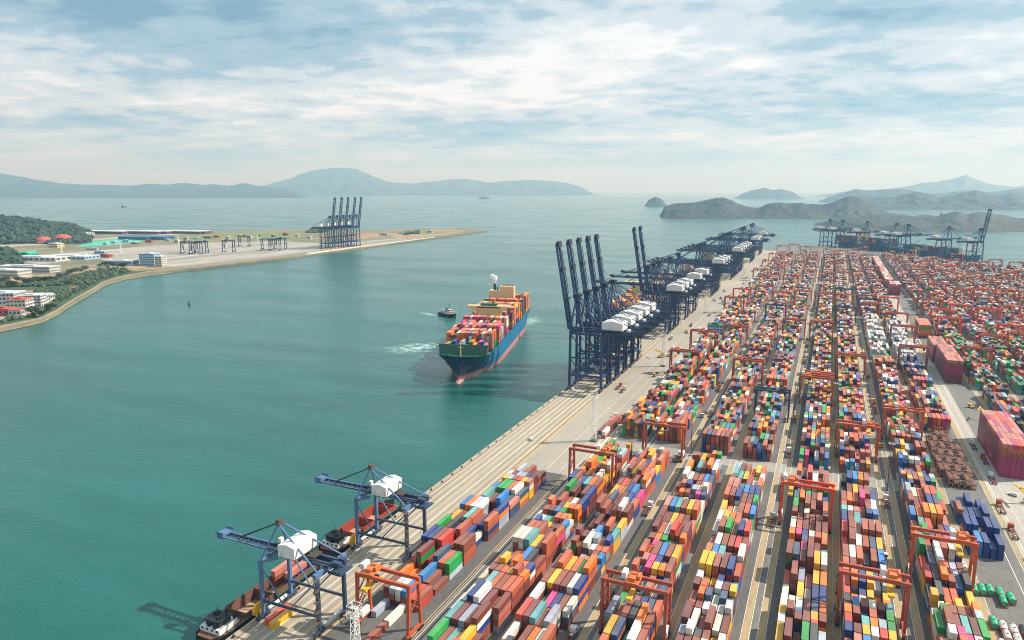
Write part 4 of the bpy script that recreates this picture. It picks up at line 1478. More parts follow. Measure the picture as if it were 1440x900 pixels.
mp_ = mast(); mt_ = tree_of(mp_)
ms_list = [(-135.8, 175.5, 'white lattice light mast at the near end of the quay beside the orange gantry'), (-138.5, 449, 'white lattice light mast beside the small stack on the apron'),
           (-140.7, 679, 'white lattice light mast on the open apron behind the five raised cranes'), (-153, 1008, 'white lattice light mast on the apron beyond the small blue building'),
           (-148, 1439, 'white lattice light mast far along the apron'), (-1871, 1246, 'white lattice mast on the opposite shore by the orange domes'),
           (-1690, 1283, 'white lattice mast on the opposite shore before the green sheeting'), (-1800, 1560, 'white lattice mast on the opposite shore before the blue sheds'),
           (-1640, 1720, 'white lattice mast behind the navy gantries on the opposite shore'), (20, 2130, 'white lattice light mast at the far edge of the yard by the first docked ship'),
           (185, 1900, 'white lattice light mast at the far edge of the yard by the third docked ship')]
for j, (x, y, lab) in enumerate(ms_list):
    o = mp_ if j == 0 else copy_tree(mp_, None, mt_)
    o.location = (x, y, 0.01)
    tag(o, lab, 'light mast', 'white lattice light masts')
lp = empty('lamp_pole')
MB().tube((0, 0, 0), (0, 0, 30), 0.28, 8, 0.14).build('pole', M['blue_mid'], lp)
hd = MB()
for j in range(6):
    a = j * PI / 3
    hd.beam((0, 0, 29.6), (1.6 * math.cos(a), 1.6 * math.sin(a), 29.8), 0.1).box(1.6 * math.cos(a) - .35, 1.6 * math.cos(a) + .35, 1.6 * math.sin(a) - .25, 1.6 * math.sin(a) + .25, 29.7, 30.1)
hd.build('lamp_head', M['lamp'], lp)
MB().box(-0.9, 0.9, -0.9, 0.9, 0, 1.1).build('concrete_base', M['conc_pale'], lp)
lt = tree_of(lp)
lps = [(40.0, 434), (-15.6, 556), (-72.5, 448), (11.9, 560), (40, 760), (-44.3, 800), (68, 900), (121, 720), (176, 820), (40, 1100), (-15, 1090), (121, 1200)]
lpl = ['at the corner of the cross street by the vivid green box', 'beside the navy gantry crane', 'where the cross street meets the second avenue', 'in the dark gap between the fifth and sixth blocks', 'halfway along the third avenue',
       'in the dark gap between third and fourth blocks', 'in the gap between the two white box blocks', 'beside the second tall magenta stack', 'between the two vermilion gantries', 'far along the third avenue', 'far along the second avenue', 'beyond the orange stack by the pale road']
for j, (x, y) in enumerate(lps):
    o = lp if j == 0 else copy_tree(lp, None, lt)
    o.location = (x, y, 0.015)
    tag(o, 'thin blue lamp pole ' + lpl[j], 'lamp pole', 'thin lamp poles in the yard')


# ------------------------------------------------------------------ vehicles
def truck(cabcol, load=None):
    root = empty('terminal_truck')
    ch = MB().box(-1.2, -0.7, -7, 5, 1.1, 1.4).box(0.7, 1.2, -7, 5, 1.1, 1.4)
    for i in range(7): ch.box(-1.2, 1.2, -6.8 + i * 1.9, -6.4 + i * 1.9, 1.12, 1.38)
    ch.build('chassis', M['rust'], root)
    c = MB().box(-1.25, 1.25, 5.3, 7.6, 0.9, 3.1).box(-1.2, 1.2, 2.8, 5.3, 0.9, 1.3)
    cab = c.build('cab', cabcol, root)
    MB().box(-1.1, 1.1, 7.58, 7.66, 1.9, 2.8).box(-1.28, -1.24, 5.8, 7.2, 1.9, 2.8).box(1.24, 1.28, 5.8, 7.2, 1.9, 2.8).build('window', M['glass'], cab)
    for y in (-5.8, -4.6, 3.4, 6.6):
        for sx in (-1, 1):
            MB().tube((sx * 1.22, y, 0.52), (sx * 0.8, y, 0.52), 0.5, 10).build('wheel', M['rubber'], root)
    return root


tk = {'white': truck(M['white']), 'red': truck(M['roof_red']), 'yellow': truck(M['yellow'])}
tkt = {k_: tree_of(v) for k_, v in tk.items()}
tfirst = {k_: True for k_ in tk}
TR = [(-159, 585, 0.0, 'red', 'red truck on the apron beside the first raised crane', 'sky'), (-153, 577, 0.0, 'white', 'empty dark truck parked beside the red truck on the apron', None), (-131.5, 498, 0.1, 'red', 'truck waiting on the apron beside a tall green stack', None),
      (98, 541, 0, 'white', 'truck driving along the pale road before the nearest magenta wall', None), (100, 514, 0, 'red', 'truck in the shadow of the nearest magenta wall', 'box'), (98.6, 480, 0, 'white', 'second truck in the shadow of the nearest magenta wall', None),
      (95, 436, 0, 'red', 'truck on the pale road beside the blue stacks', None), (94.7, 405, 0, 'red', 'truck following on the pale road past the blue stacks', None), (97, 372, 0, 'white', 'truck nearest to the tank containers on the pale road', None),
      (-80, 232, 0, 'white', 'truck in the lane beside the second long block', 'box'), (33.5, 292, 0, 'red', 'truck under the trolley of the gantry at the sixth block', None), (-153, 900, 0.1, 'red', 'truck near the light mast beyond the raised pair of cranes', 'box'),
      (-146, 742, 0.2, 'yellow', 'yellow truck near the gantry on the apron', None), (-160, 810, 0, 'white', 'truck beneath the back ends of the raised pair of cranes', 'box'), (-158, 1130, 0.3, 'white', 'truck among those gathered on the far apron', None),
      (-150, 1150, 0.4, 'red', 'red truck among those gathered on the far apron', None), (-143, 1120, 0.2, 'white', 'farther truck beside those gathered on the apron', None), (-185, 640, 0, 'white', 'truck between the legs of the third raised crane', 'box'),
      (-182, 690, 0, 'red', 'truck between the legs of the fifth raised crane', 'box'), (41.5, 600, 0, 'red', 'truck halfway along the third avenue', 'box'), (-73.5, 540, 0, 'white', 'truck halfway along the first avenue', 'box'),
      (-14.8, 700, 0, 'red', 'truck halfway along the second avenue', 'box'), (116, 640, 0.9, 'yellow', 'yellow truck on the open ground right behind the magenta wall', None), (99, 900, 0, 'white', 'truck on the pale road beside the orange stack', None)]
for av, xs_, ns in (('first', (-74.6, -78.8), 5), ('second', (-17.0, -14.6, -22.5), 7), ('third', (38.8, 41.2, 34.0), 7), ('quay apron', (-158, -150, -144, -139), 12)):
    for q in range(ns):
        yq = 262 + q * (92 if av != 'quay apron' else 118) + R.uniform(-30, 30) + (260 if av == 'quay apron' else 0)
        TR.append((R.choice(xs_), yq, R.choice([0, PI]) if av != 'quay apron' else R.choice([0.05, 0.3, PI]), R.choice(['white', 'white', 'red', 'yellow']),
                   ('%s truck travelling along the %s avenue between blocks' % (ORD[q], av)) if av != 'quay apron' else '%s truck spread along the open quay apron' % ORD[q], None))
for j, (x, y, rz, kc, lab, ld) in enumerate(TR):
    o = tk[kc] if tfirst[kc] else copy_tree(tk[kc], None, tkt[kc]); tfirst[kc] = False
    o.location = (x, y, 0.03); o.rotation_euler = (0, 0, rz)
    tag(o, lab, 'truck', 'container trucks')
# a yellow forklift-like reach stacker and small cars
def reach():
    root = empty('reach_stacker')
    MB().box(-1.8, 1.8, -4, 3.6, 1.0, 2.2).box(-1.6, 1.6, -4.2, -2.2, 2.2, 3.2).build('body', M['yellow'], root)
    MB().box(-1, 1, -1.4, 0.6, 2.2, 4.0).build('cab', M['glass'], root)
    MB().beam((0, -3.4, 3.6), (0, 6.2, 8.6), 0.9, 1.0).build('boom', M['yellow'], root)
    MB().box(-6, 6, 5.7, 6.7, 7.6, 8.2).build('spreader', M['yellow'], root)
    for y in (-2.8, 2.4):
        for sx in (-1, 1): MB().tube((sx * 1.9, y, 0.9), (sx * 1.2, y, 0.9), 0.88, 12).build('wheel', M['rubber'], root)
    return root


rs = reach(); rst = tree_of(rs)
rs.location = (118, 612, 0.02); rs.rotation_euler = (0, 0, 1.3); tag(rs, 'yellow reach stacker on the open ground behind the magenta wall', 'reach stacker', 'reach stackers')
for x, y, rz, lab in ((112, 452, 1.75, 'yellow reach stacker at the front of the nearest magenta wall'), (112, 1040, 0.8, 'reach stacker on the pale ground beyond the orange stack'), (-150, 715, 2.2, 'yellow reach stacker on the apron near the fifth raised crane')):
    o = copy_tree(rs, None, rst); o.location = (x, y, 0.02); o.rotation_euler = (0, 0, rz); o['label'] = lab


def carm():
    root = empty('service_van')
    b = MB().box(-0.95, 0.95, -2.3, 2.3, 0.4, 1.2).poly([(-0.9, -2.2, 1.2), (0.9, -2.2, 1.2), (0.9, 1.3, 1.2), (-0.9, 1.3, 1.2), (-0.8, -2.1, 1.95), (0.8, -2.1, 1.95), (0.8, 0.6, 1.95), (-0.8, 0.6, 1.95)], [(4, 5, 6, 7), (0, 1, 5, 4), (1, 2, 6, 5), (3, 0, 4, 7)])
    b.build('body', M['white'], root)
    MB().poly([(-0.85, 1.32, 1.22), (0.85, 1.32, 1.22), (0.76, 0.64, 1.93), (-0.76, 0.64, 1.93)], [(0, 1, 2, 3)]).build('windscreen', M['glass'], root)
    for y in (-1.4, 1.45):
        for sx in (-1, 1): MB().tube((sx * 0.98, y, 0.36), (sx * 0.7, y, 0.36), 0.34, 10).build('wheel', M['rubber'], root)
    return root


cv = carm(); cvt = tree_of(cv)
for j, (x, y, rz, lab) in enumerate(((-178.5, 433, 0.6, 'small white van alone on the bare quay'), (-194, 564, 0.2, 'small white van beside the first raised crane on the quay'), (-127.5, 470, 0, 'small white van beside the pale strip'), (105, 460, 1.0, 'small white van on the pale road before the nearest magenta wall'))):
    o = cv if j == 0 else copy_tree(cv, None, cvt)
    o.location = (x, y, 0.03); o.rotation_euler = (0, 0, rz)
    tag(o, lab, 'van', 'small white vans')


# tank containers
def tank(cap):
    root = empty('tank_container')
    f = MB()
    for sx in (-1, 1):
        for sy in (-1, 1): f.box(sx * 1.2 - .09, sx * 1.2 + .09, sy * 3.0 - .09, sy * 3.0 + .09, 0, 2.6)
        f.box(sx * 1.2 - .08, sx * 1.2 + .08, -2.9, 2.9, 0, .16)
    for sy in (-1, 1): f.box(-1.1, 1.1, sy * 3.0 - .08, sy * 3.0 + .08, 0, .16).box(-1.1, 1.1, sy * 3.0 - .08, sy * 3.0 + .08, 2.44, 2.6).beam((-1.1, sy * 3, 0.1), (1.1, sy * 3, 1.2), .1).beam((1.1, sy * 3, 0.1), (-1.1, sy * 3, 1.2), .1)
    f.build('frame', M['roof_red'], root)
    MB().tube((0, -2.85, 1.5), (0, 2.85, 1.5), 1.3, 16).build('tank_shell', M[cap], root)
    MB().tube((0, 0, 2.5), (0, 0, 2.95), 0.35, 10).build('manhole', M['machinery'], root)
    return root


tkc = {c: tank(c) for c in ('teal_tank', 'white', 'charcoal')} if 'charcoal' in M else None
if tkc is None:
    M['charcoal'] = paint('charcoal tank cladding', (62, 68, 74), 0.5, 0, 0.2)
    tkc = {c: tank(c) for c in ('teal_tank', 'white', 'charcoal')}
tct = {k_: tree_of(v) for k_, v in tkc.items()}
tf = {k_: True for k_ in tkc}
TL = [('teal_tank', 67.5, 336, 0, 'first from the gantry in the back row'), ('teal_tank', 70.5, 337, 0, 'second from the gantry in the back row'), ('teal_tank', 73.5, 338, 0, 'third from the gantry in the back row'),
      ('teal_tank', 77.0, 337, 0, 'fourth from the gantry in the back row'), ('teal_tank', 77.0, 330.5, 0, 'in front of the back row'), ('teal_tank', 80.4, 334, 0, 'last of the back row by the road'),
      ('teal_tank', 70.3, 311, 0, 'at the end of the white tank row'), ('white', 73.2, 309, 0, 'first beside the green tank'), ('white', 73.3, 302.5, 0, 'in front of the first white tank'), ('white', 76.6, 308, 0, 'second from the green tank'),
      ('white', 76.6, 301.5, 0, 'in front of the second white tank'), ('charcoal', 80.0, 309, 0, 'first beside the white tanks'), ('charcoal', 83.2, 308, 0, 'second beside the white tanks, by the road'), ('charcoal', 86.0, 308, 0, 'outermost near the road'),
      ('white', 70.4, 295, 0, 'first of the front pair'), ('white', 73.4, 294, 0, 'second of the front pair'), ('white', 66.5, 356, 0, 'alone behind the gantry leg'), ('white', 78.0, 281.5, 0, 'alone near the front edge'),
      ('teal_tank', 75.0, 272, 0, 'foremost row, first'), ('teal_tank', 78.5, 271.5, 0, 'foremost row, second'), ('teal_tank', 82.0, 271.5, 0, 'foremost row, third'), ('white', 72, 272, 0, 'foremost row beside the green tanks')]
for c, x, y, z, lab in TL:
    o = tkc[c] if tf[c] else copy_tree(tkc[c], None, tct[c]); tf[c] = False
    o.location = (x, y, 0.02 + z)
    tag(o, {'teal_tank': 'sea green', 'white': 'white', 'charcoal': 'dark grey'}[c] + ' tank container in a red frame, ' + lab, 'tank container', 'tank containers near the pale road')


# flat racks
def rack():
    root = empty('flat_rack')
    f = MB().box(-1.2, -1.0, -6, 6, 0, 0.5).box(1.0, 1.2, -6, 6, 0, 0.5)
    for i in range(8): f.box(-1.0, 1.0, -5.9 + i * 1.62, -5.6 + i * 1.62, 0.1, 0.42)
    f.build('base_frame', M['rust'], root)
    MB().box(-0.95, 0.95, -5.7, 5.7, 0.43, 0.47).build('timber_floor', M['rust'], root)
    for s in (-1, 1):
        MB().box(-1.2, -0.95, s * 5.85 - .15, s * 5.85 + .15, .5, 2.3).box(0.95, 1.2, s * 5.85 - .15, s * 5.85 + .15, .5, 2.3).box(-0.95, 0.95, s * 5.85 - .12, s * 5.85 + .12, 2.0, 2.3).build('end_wall', M['rust_edge'], root)
    return root


fr_ = rack(); frt = tree_of(fr_)
j = 0
for bay, yy in enumerate((466, 480, 494, 508, 522, 536, 549)):
    for r in range(6):
        if (bay, r) in ((0, 0), (6, 5), (5, 5), (6, 0)): continue
        n = (2, 3, 3, 2, 3, 2, 3)[(r + bay) % 7]
        for t in range(n):
            o = fr_ if j == 0 else copy_tree(fr_, None, frt); j += 1
            o.location = (71.5 + r * 2.9, yy, 0.02 + t * 2.32)
            tag(o, 'brown flat rack, %s level, %s column of the %s row of racks' % (('lowest', 'middle', 'top')[t] if n == 3 else ('lower', 'upper')[t], ORD[r], ORD[bay]), 'flat rack', 'stacked brown flat racks')

# lone boxes under the first gantry
for (x, y, ci_, lab) in ((-149.3, 205.5, 0, 'rust brown open top container lying under the front gantry crane'), (-149.2, 219, 5, 'white container just behind the open brown one under the front gantry crane'),
                         (-157.5, 222, 6, 'pale grey container beside the left leg of the front gantry crane')):
    body, door = CM[6.1]
    o = bpy.data.objects.new('shipping_container', body); COL.objects.link(o); o.location = (x, y, 0.02); o.color = (*PC[ci_], 1)
    d = bpy.data.objects.new('door', door); COL.objects.link(d); d.parent = o; d.color = (*PC[ci_], 1)
    tag(o, lab, 'container', 'loose containers on the near quay')
body, door = CM[6.1]
for x, y, z, cc_, lab in ((-189.5, 199, 0.02, PC[4], 'yellow container on the quay between the legs of the nearer feeder crane'), (-192.6, 200, 0.02, PC[13], 'red container beside the yellow one under the nearer feeder crane')):
    o = bpy.data.objects.new('shipping_container', body); COL.objects.link(o); o.location = (x, y, z); o.color = (*cc_, 1)
    d = bpy.data.objects.new('door', door); COL.objects.link(d); d.parent = o; d.color = (*cc_, 1)
    tag(o, lab, 'container', 'loose containers on the near quay')

# small office building in the yard
def building(name, x, y, w, d, h, mat, roofmat, floors, rz, label, cat='building', wins=8, base=0.0, gable=0.0, wmat=None):
    root = empty(name, (x, y, base), rz)
    mb = MB()
    mb.box(-w / 2, w / 2, -d / 2, d / 2, 0, h)
    mb.build('wall', mat, root)
    rf = MB()
    if gable: rf.gable(-w / 2 - .4, w / 2 + .4, -d / 2 - .4, d / 2 + .4, h + 0.02, h + 0.5, gable, 'x' if w > d else 'y')
    else: rf.box(-w / 2 - .3, w / 2 + .3, -d / 2 - .3, d / 2 + .3, h + 0.02, h + 0.7).box(-w / 4, w / 6, -d / 4, d / 5, h + 0.72, h + 2.6)
    rf.build('roof', roofmat, root)
    fh = h / max(1, floors)
    for f in range(floors):
        for face, ln2, fixed in (('s', w, -d / 2), ('e', d, w / 2), ('w', d, -w / 2)):
            n = max(2, int(wins * ln2 / max(w, d)))
            for i in range(n):
                c = -ln2 / 2 + ln2 * (i + 0.5) / n
                ww = ln2 / n * 0.3
                z0_ = f * fh + fh * 0.35; z1_ = f * fh + fh * 0.8
                mbw = MB()
                if face == 's': mbw.box(c - ww, c + ww, fixed - 0.06, fixed + 0.05, z0_, z1_)
                else: mbw.box(fixed - 0.06, fixed + 0.06, c - ww, c + ww, z0_, z1_)
                mbw.build('window', wmat or M['glass'], root)
    return tag(root, label, cat)


building('office_building', -118, 868, 18, 14, 10.5, M['wall_blue'], M['deck_green'], 3, 0, 'small pale blue office building with a green roof beside the red gantry cranes', wins=5)

# ------------------------------------------------------------------ barges
def barge(y0, L, B_, hullm, inside, label, xoff):
    """bow (house end) towards -y, moored alongside"""
    root = empty('cargo_barge', (xoff, y0, SEA))
    w = B_ / 2
    out = []
    prof = [(0, 0.55), (2.0, 0.82), (6, 0.98), (12, 1.0), (L - 12, 1.0), (L - 4, 0.8), (L, 0.3)]
    mb = MB()
    for (ya, fa_), (yb, fb_) in zip(prof[:-1], prof[1:]):
        for s in (-1, 1):
            q = [(s * w * fa_ * 0.9, ya + (0.8 if ya == 0 else 0), -1.2), (s * w * fb_ * 0.9, yb, -1.2), (s * w * fb_, yb, 4.6), (s * w * fa_, ya, 4.6)]
            mb.poly(q if s > 0 else q[::-1], [(0, 1, 2, 3)])
            q = [(s * w * fa_ * .93, ya, 4.6), (s * w * fb_ * .93, yb, 4.6), (s * w * fb_, yb, 4.6), (s * w * fa_, ya, 4.6)]
            mb.poly(q if s < 0 else q[::-1], [(0, 1, 2, 3)])
            q = [(s * w * fa_ * .93, ya, 1.2), (s * w * fb_ * .93, yb, 1.2), (s * w * fb_ * .93, yb, 4.6), (s * w * fa_ * .93, ya, 4.6)]
            mb.poly(q if s < 0 else q[::-1], [(0, 1, 2, 3)])
    f0 = prof[0][1]
    mb.poly([(-w * f0 * .9, 0.8, -1.2), (w * f0 * .9, 0.8, -1.2), (w * f0, 0, 4.6), (-w * f0, 0, 4.6)], [(0, 1, 2, 3)])
    mb.build('hull', hullm, root)
    MB().poly([(s * w * f * .93, y, 1.2) for y, f in prof for s in (-1,)] + [(w * f * .93, y, 1.2) for y, f in prof[::-1]], [tuple(range(2 * len(prof)))[::-1]]).build('hold_floor', M['hold_floor'], root)
    hw_ = MB()
    for s in (-1, 1): hw_.box(s * (w * .8) - 0.2, s * (w * .8) + 0.2, 17, L - 10, 1.3, 6.6)
    for yb in (17, 33, 49): 
        if yb < L - 10: hw_.box(-w * .8 + .2, w * .8 - .2, yb - .2, yb + .2, 1.3, 6.4)
    hw_.box(-w * .8 + .2, w * .8 - .2, L - 10.2, L - 9.8, 1.3, 6.4)
    hw_.build('hold_coaming', inside, root)
    MB().box(-w * .93, -w * .8 - .22, 15, L - 8, 4.5, 4.65).box(w * .8 + .22, w * .93, 15, L - 8, 4.5, 4.65).build('side_deck', M['deck_green'], root)
    MB().poly([(-w * .5, .5, 4.55), (w * .5, .5, 4.55), (w * .92, 6, 4.55), (w * .93, 16.5, 4.55), (-w * .93, 16.5, 4.55), (-w * .92, 6, 4.55)], [tuple(range(6))]).build('fore_deck', inside, root)
    h = MB().box(-w * .72, w * .72, 3.5, 13, 4.6, 6.6)
    hs = h.build('deckhouse', M['white'], root)
    MB().box(-w * .5, w * .5, 5.0, 11.0, 6.62, 9.0).build('wheelhouse', M['hull_black'], hs)
    MB().box(-w * .45, w * .45, 4.9, 5.02, 7.6, 8.6).build('window', M['glass'], hs)
    for i in range(4): MB().box(-w * .6 + i * w * .36, -w * .6 + i * w * .36 + 0.9, 3.42, 3.55, 5.6, 6.5).build('window', M['glass'], hs)
    tp = MB().box(-w * .58, w * .58, 4.6, 11.6, 9.02, 9.2).tube((0, 8, 9.2), (0, 8, 14), .12, 6).box(-3, -1, 8.6, 10.4, 9.2, 10.0).box(1, 2.2, 6, 7.6, 9.2, 9.9).tube((2, 10.3, 9.2), (2, 10.3, 11.6), .45, 8)
    rg_ = random.Random(int(y0))
    for _ in range(16): 
        qx, qy = rg_.uniform(-w * .66, w * .58), rg_.choice([rg_.uniform(3.6, 4.9), rg_.uniform(11.1, 12.4), rg_.uniform(13.4, 16)])
        qz = 6.6 if qy < 13 else 4.6
        tp.box(qx, qx + rg_.uniform(.3, 1.1), qy, qy + rg_.uniform(.3, .7), qz, qz + rg_.uniform(.4, 1.4))
    for s in (-1, 1):
        tp.box(s * w * .7 - .04, s * w * .7 + .04, 3.6, 12.9, 7.5, 7.56)
        for q in range(8): tp.box(s * w * .7 - .04, s * w * .7 + .04, 3.6 + q * 1.3, 3.68 + q * 1.3, 6.6, 7.5)
    tp.build('roof', M['hull_black'], hs)
    for s in (-1, 1):
        for yy in (1.5, 14.5, L - 6): MB().tube((s * w * .7, yy, 4.6), (s * w * .7, yy, 5.3), .22, 8).build('bollard', M['hull_black'], root)
    return tag(root, label, 'barge', 'barges moored along the near quay')


barge(177, 72, 14.0, M['hull_black'], M['hold_brown'], 'black hulled barge with an empty brown hold, moored under the nearer feeder crane', -209.0)
barge(251, 62, 14.0, M['hull_black'], M['hull_oxide'], 'barge with an orange red hold, moored under the farther feeder crane', -209.6)
# cargo boxes standing in the nearer barge
jj = 0
for x, y, z, c_, lab in ((-213.2, 226, 1.25, 0, 'rust brown container, lowest in the hold of the nearer barge'), (-213.2, 226, 3.9, 0, 'rust brown container, in the middle of the stack in the nearer barge'), (-213.2, 226, 6.5, 15, 'dusty pink container on top of the stack in the nearer barge'),
                       (-206.6, 227, 1.25, 1, 'maroon container in the hold of the nearer barge beside the quay'), (-206.6, 227, 3.9, 7, 'dark blue container on the maroon one in the nearer barge'), (-206.6, 227, 6.5, 15, 'dusty pink container above the dark blue one in the nearer barge')):
    o = bpy.data.objects.new('shipping_container', body); COL.objects.link(o); o.location = (x, y, z + SEA + 0.02); o.color = (*PC[c_], 1)
    d = bpy.data.objects.new('door', door); COL.objects.link(d); d.parent = o; d.color = (*PC[c_], 1)
    tag(o, lab, 'container', 'containers in the near barge')

# tug, distant vessels, buoy
def tug(x, y, rz, scale, label, name='tugboat', hullm='hull_black'):
    root = empty(name, (x, y, SEA), rz)
    mb = MB()
    prof = [(0, .25), (3, .75), (8, 1), (22, 1), (28, .85), (30, .5)]
    w = 4.6
    for (ya, fa_), (yb, fb_) in zip(prof[:-1], prof[1:]):
        za, zb = 3.2 + max(0, 8 - ya) * .22, 3.2 + max(0, 8 - yb) * .22
        for s in (-1, 1):
            q = [(ya, s * w * fa_ * .8, -1), (yb, s * w * fb_ * .8, -1), (yb, s * w * fb_, zb), (ya, s * w * fa_, za)]
            mb.poly(q if s < 0 else q[::-1], [(0, 1, 2, 3)])
        mb.poly([(ya, -w * fa_, za - .5), (yb, -w * fb_, zb - .5), (yb, w * fb_, zb - .5), (ya, w * fa_, za - .5)], [(0, 1, 2, 3)])
    mb.poly([(0, -w * .2, -1), (0, w * .2, -1), (0, w * .25, 4.9), (0, -w * .25, 4.9)], [(0, 1, 2, 3)])
    mb.poly([(30, -w * .4, -1), (30, w * .4, -1), (30, w * .5, 3.2), (30, -w * .5, 3.2)], [(3, 2, 1, 0)])
    mb.build('hull', M[hullm], root)
    d = MB().box(6, 17, -2.9, 2.9, 2.8, 5.8).box(8, 13, -2.2, 2.2, 5.8, 8.6)
    dh = d.build('deckhouse', M['white'], root)
    MB().box(7.94, 8.02, -2.0, 2.0, 7.0, 8.2).box(8.4, 12.6, -2.24, -2.18, 7.0, 8.2).box(8.4, 12.6, 2.18, 2.24, 7.0, 8.2).build('window', M['glass'], dh)
    MB().tube((11, 0, 8.6), (11, 0, 17), .3, 6).tube((15.5, 1.4, 5.8), (15.5, 1.4, 9.5), .7, 8).tube((15.5, -1.4, 5.8), (15.5, -1.4, 9.5), .7, 8).build('mast', M['hull_black'], root)
    MB().box(5, 17.5, -3.05, 3.05, 5.8, 5.95).build('upper_deck', M['roof_red'], root)
    root.scale = (scale,) * 3
    return tag(root, label, name.replace('_', ' '))


tug(-466, 853, math.atan2(16, -38), 1.2, 'black tugboat with white deckhouse and tall mast beside the ship under way')
tug(-6560, 5040, 2.2, 3.4, 'low dark cargo boat far out on the left water', 'cargo_boat')
tug(-6545, 13060, 0.5, 7.0, 'lone dark ship far out towards the horizon', 'cargo_boat')
tug(-5828, 3780, 0.5, 1.2, 'tiny white boat beyond the wooded headland', 'small_boat', 'white')
tug(700, 5900, 0.9, 2.0, 'tiny red boat in the channel before the far wooded hills', 'small_boat', 'hull_oxide')
bu = empty('channel_buoy', (-894, 785, SEA))
MB().tube((0, 0, -0.3), (0, 0, 1.2), 2.0, 12).build('float', M['hull_black'], bu)
MB().tube((0, 0, 1.2), (0, 0, 6.5), 1.1, 8, 0.3).build('tower', M['hull_black'], bu)
MB().tube((0, 0, 6.5), (0, 0, 7.6), .5, 8).build('lamp', M['roof_red'], bu)
tag(bu, 'small dark channel buoy alone in the bay', 'buoy')

# wakes: foam sheets lying on the water
fmat, fnt, fb_ = nodes_of('sea foam')
tcf = noise(fnt, 0.16, 6, 0.8, sx=(1, 1.6, 1))
edge = fnt.nodes.new('ShaderNodeAttribute'); edge.attribute_name = 'Fade'
mu = fnt.nodes.new('ShaderNodeMath'); mu.operation = 'MULTIPLY'
rr_ = ramp(fnt, tcf, [(0.44, 0.0), (0.56, 1.0)])
fnt.links.new(rr_, mu.inputs[0]); fnt.links.new(edge.outputs['Fac'], mu.inputs[1])
fnt.links.new(mu.outputs[0], fb_.inputs['Alpha'])
fb_.inputs['Base Color'].default_value = (0.46, 0.64, 0.62, 1); fb_.inputs['Roughness'].default_value = 0.7


def foam(cx_, cy_, rx, ry, rz, label, strength=0.8):
    N, K = 28, 8
    pts = [(0, 0, 0)]; fade = [strength]
    rr = random.Random(int(cx_))
    wob = [rr.uniform(0.75, 1.2) for _ in range(N)]
    for k_ in range(1, K + 1):
        for i in range(N):
            a = 2 * PI * i / N; q = k_ / K * wob[i]
            pts.append((rx * q * math.cos(a), ry * q * math.sin(a), 0)); fade.append(strength * max(0, 1 - (k_ / K) ** 1.5))
    fs = [(0, 1 + i, 1 + (i + 1) % N) for i in range(N)]
    for k_ in range(K - 1):
        for i in range(N):
            a = 1 + k_ * N + i; b2 = 1 + k_ * N + (i + 1) % N
            fs.append((a, a + N, b2 + N, b2))
    me_ = bpy.data.meshes.new('wake_foam'); me_.from_pydata(pts, [], fs); me_.materials.append(fmat)
    at_ = me_.attributes.new('Fade', 'FLOAT', 'POINT'); at_.data.foreach_set('value', fade)
    o = bpy.data.objects.new('wake_foam', me_); COL.objects.link(o); o.location = (cx_, cy_, SEA + 0.06); o.rotation_euler = (0, 0, rz)
    tag(o, label, 'foam', kind='stuff')


foam(-412, 672, 46, 30, 0.9, 'churned pale foam beside the ship bow', 1.0)
foam(-372, 642, 26, 12, 0.6, 'foam patch in front of the churned water', 0.9)
foam(-512, 862, 30, 8, -0.4, 'foam trail behind the tugboat', 0.7)
foam(-505, 905, 26, 6, -0.4, 'second foam trail behind the tugboat', 0.8)
foam(-362, 870, 20, 40, 0.2, 'foam around the ship stern', 0.8)
foam(-388, 975, 16, 5, 0.3, 'thin foam streak astern of the ship', 0.5)

# ------------------------------------------------------------------ opposite shore
def gp(x, y, z=0.0):
    d = ray(x, y); t = (z - CAM_H) / d[2]
    return (d[0] * t, d[1] * t)


coast = [(-260, 560), (-60, 480), (0, 462), (30, 456), (60, 449), (82, 438), (97, 428), (112, 419), (132, 408), (148, 398), (172, 391), (205, 385), (240, 381), (265, 378), (330, 371), (400, 362.5), (430, 358.5), (500, 349), (560, 341), (620, 333), (686, 324)]
back = [(660, 321), (600, 321.5), (520, 323.5), (430, 322.5), (330, 325), (240, 324), (160, 327), (110, 331), (40, 335), (-120, 345), (-400, 360)]
M['land'] = ground_mat('dry scrubby soil', (146, 130, 102), (84, 96, 66), 0.010, streak=(1, 0.4, 1), fine=0.05)
M['soil'] = ground_mat('bare orange soil', (184, 152, 116), (122, 106, 78), 0.012, fine=0.05)
M['grass'] = ground_mat('rough grass', (98, 116, 66), (126, 128, 80), 0.01, fine=0.06)
M['scrub'] = ground_mat('dense scrub ground', (52, 74, 42), (70, 88, 50), 0.02, fine=0.08)
M['conc_white'] = ground_mat('new pale concrete', (182, 178, 166), (120, 119, 110), 0.02, streak=(1, .12, 1), fine=0.09)
M['stone'] = ground_mat('pale armour stone', (158, 148, 130), (98, 92, 80), 0.15, fine=0.5)
M['sheeting'] = ground_mat('sea green ground sheeting', (84, 186, 156), (66, 160, 132), 0.01, fine=0.05)
sheet('opposite_shore_ground', [[gp(*p) for p in coast + back]], M['land'], 0.0, thick=7)


def patch(name, mat, pxs, z):
    return sheet(name, [[gp(*p) for p in q] for q in pxs], M[mat], z)


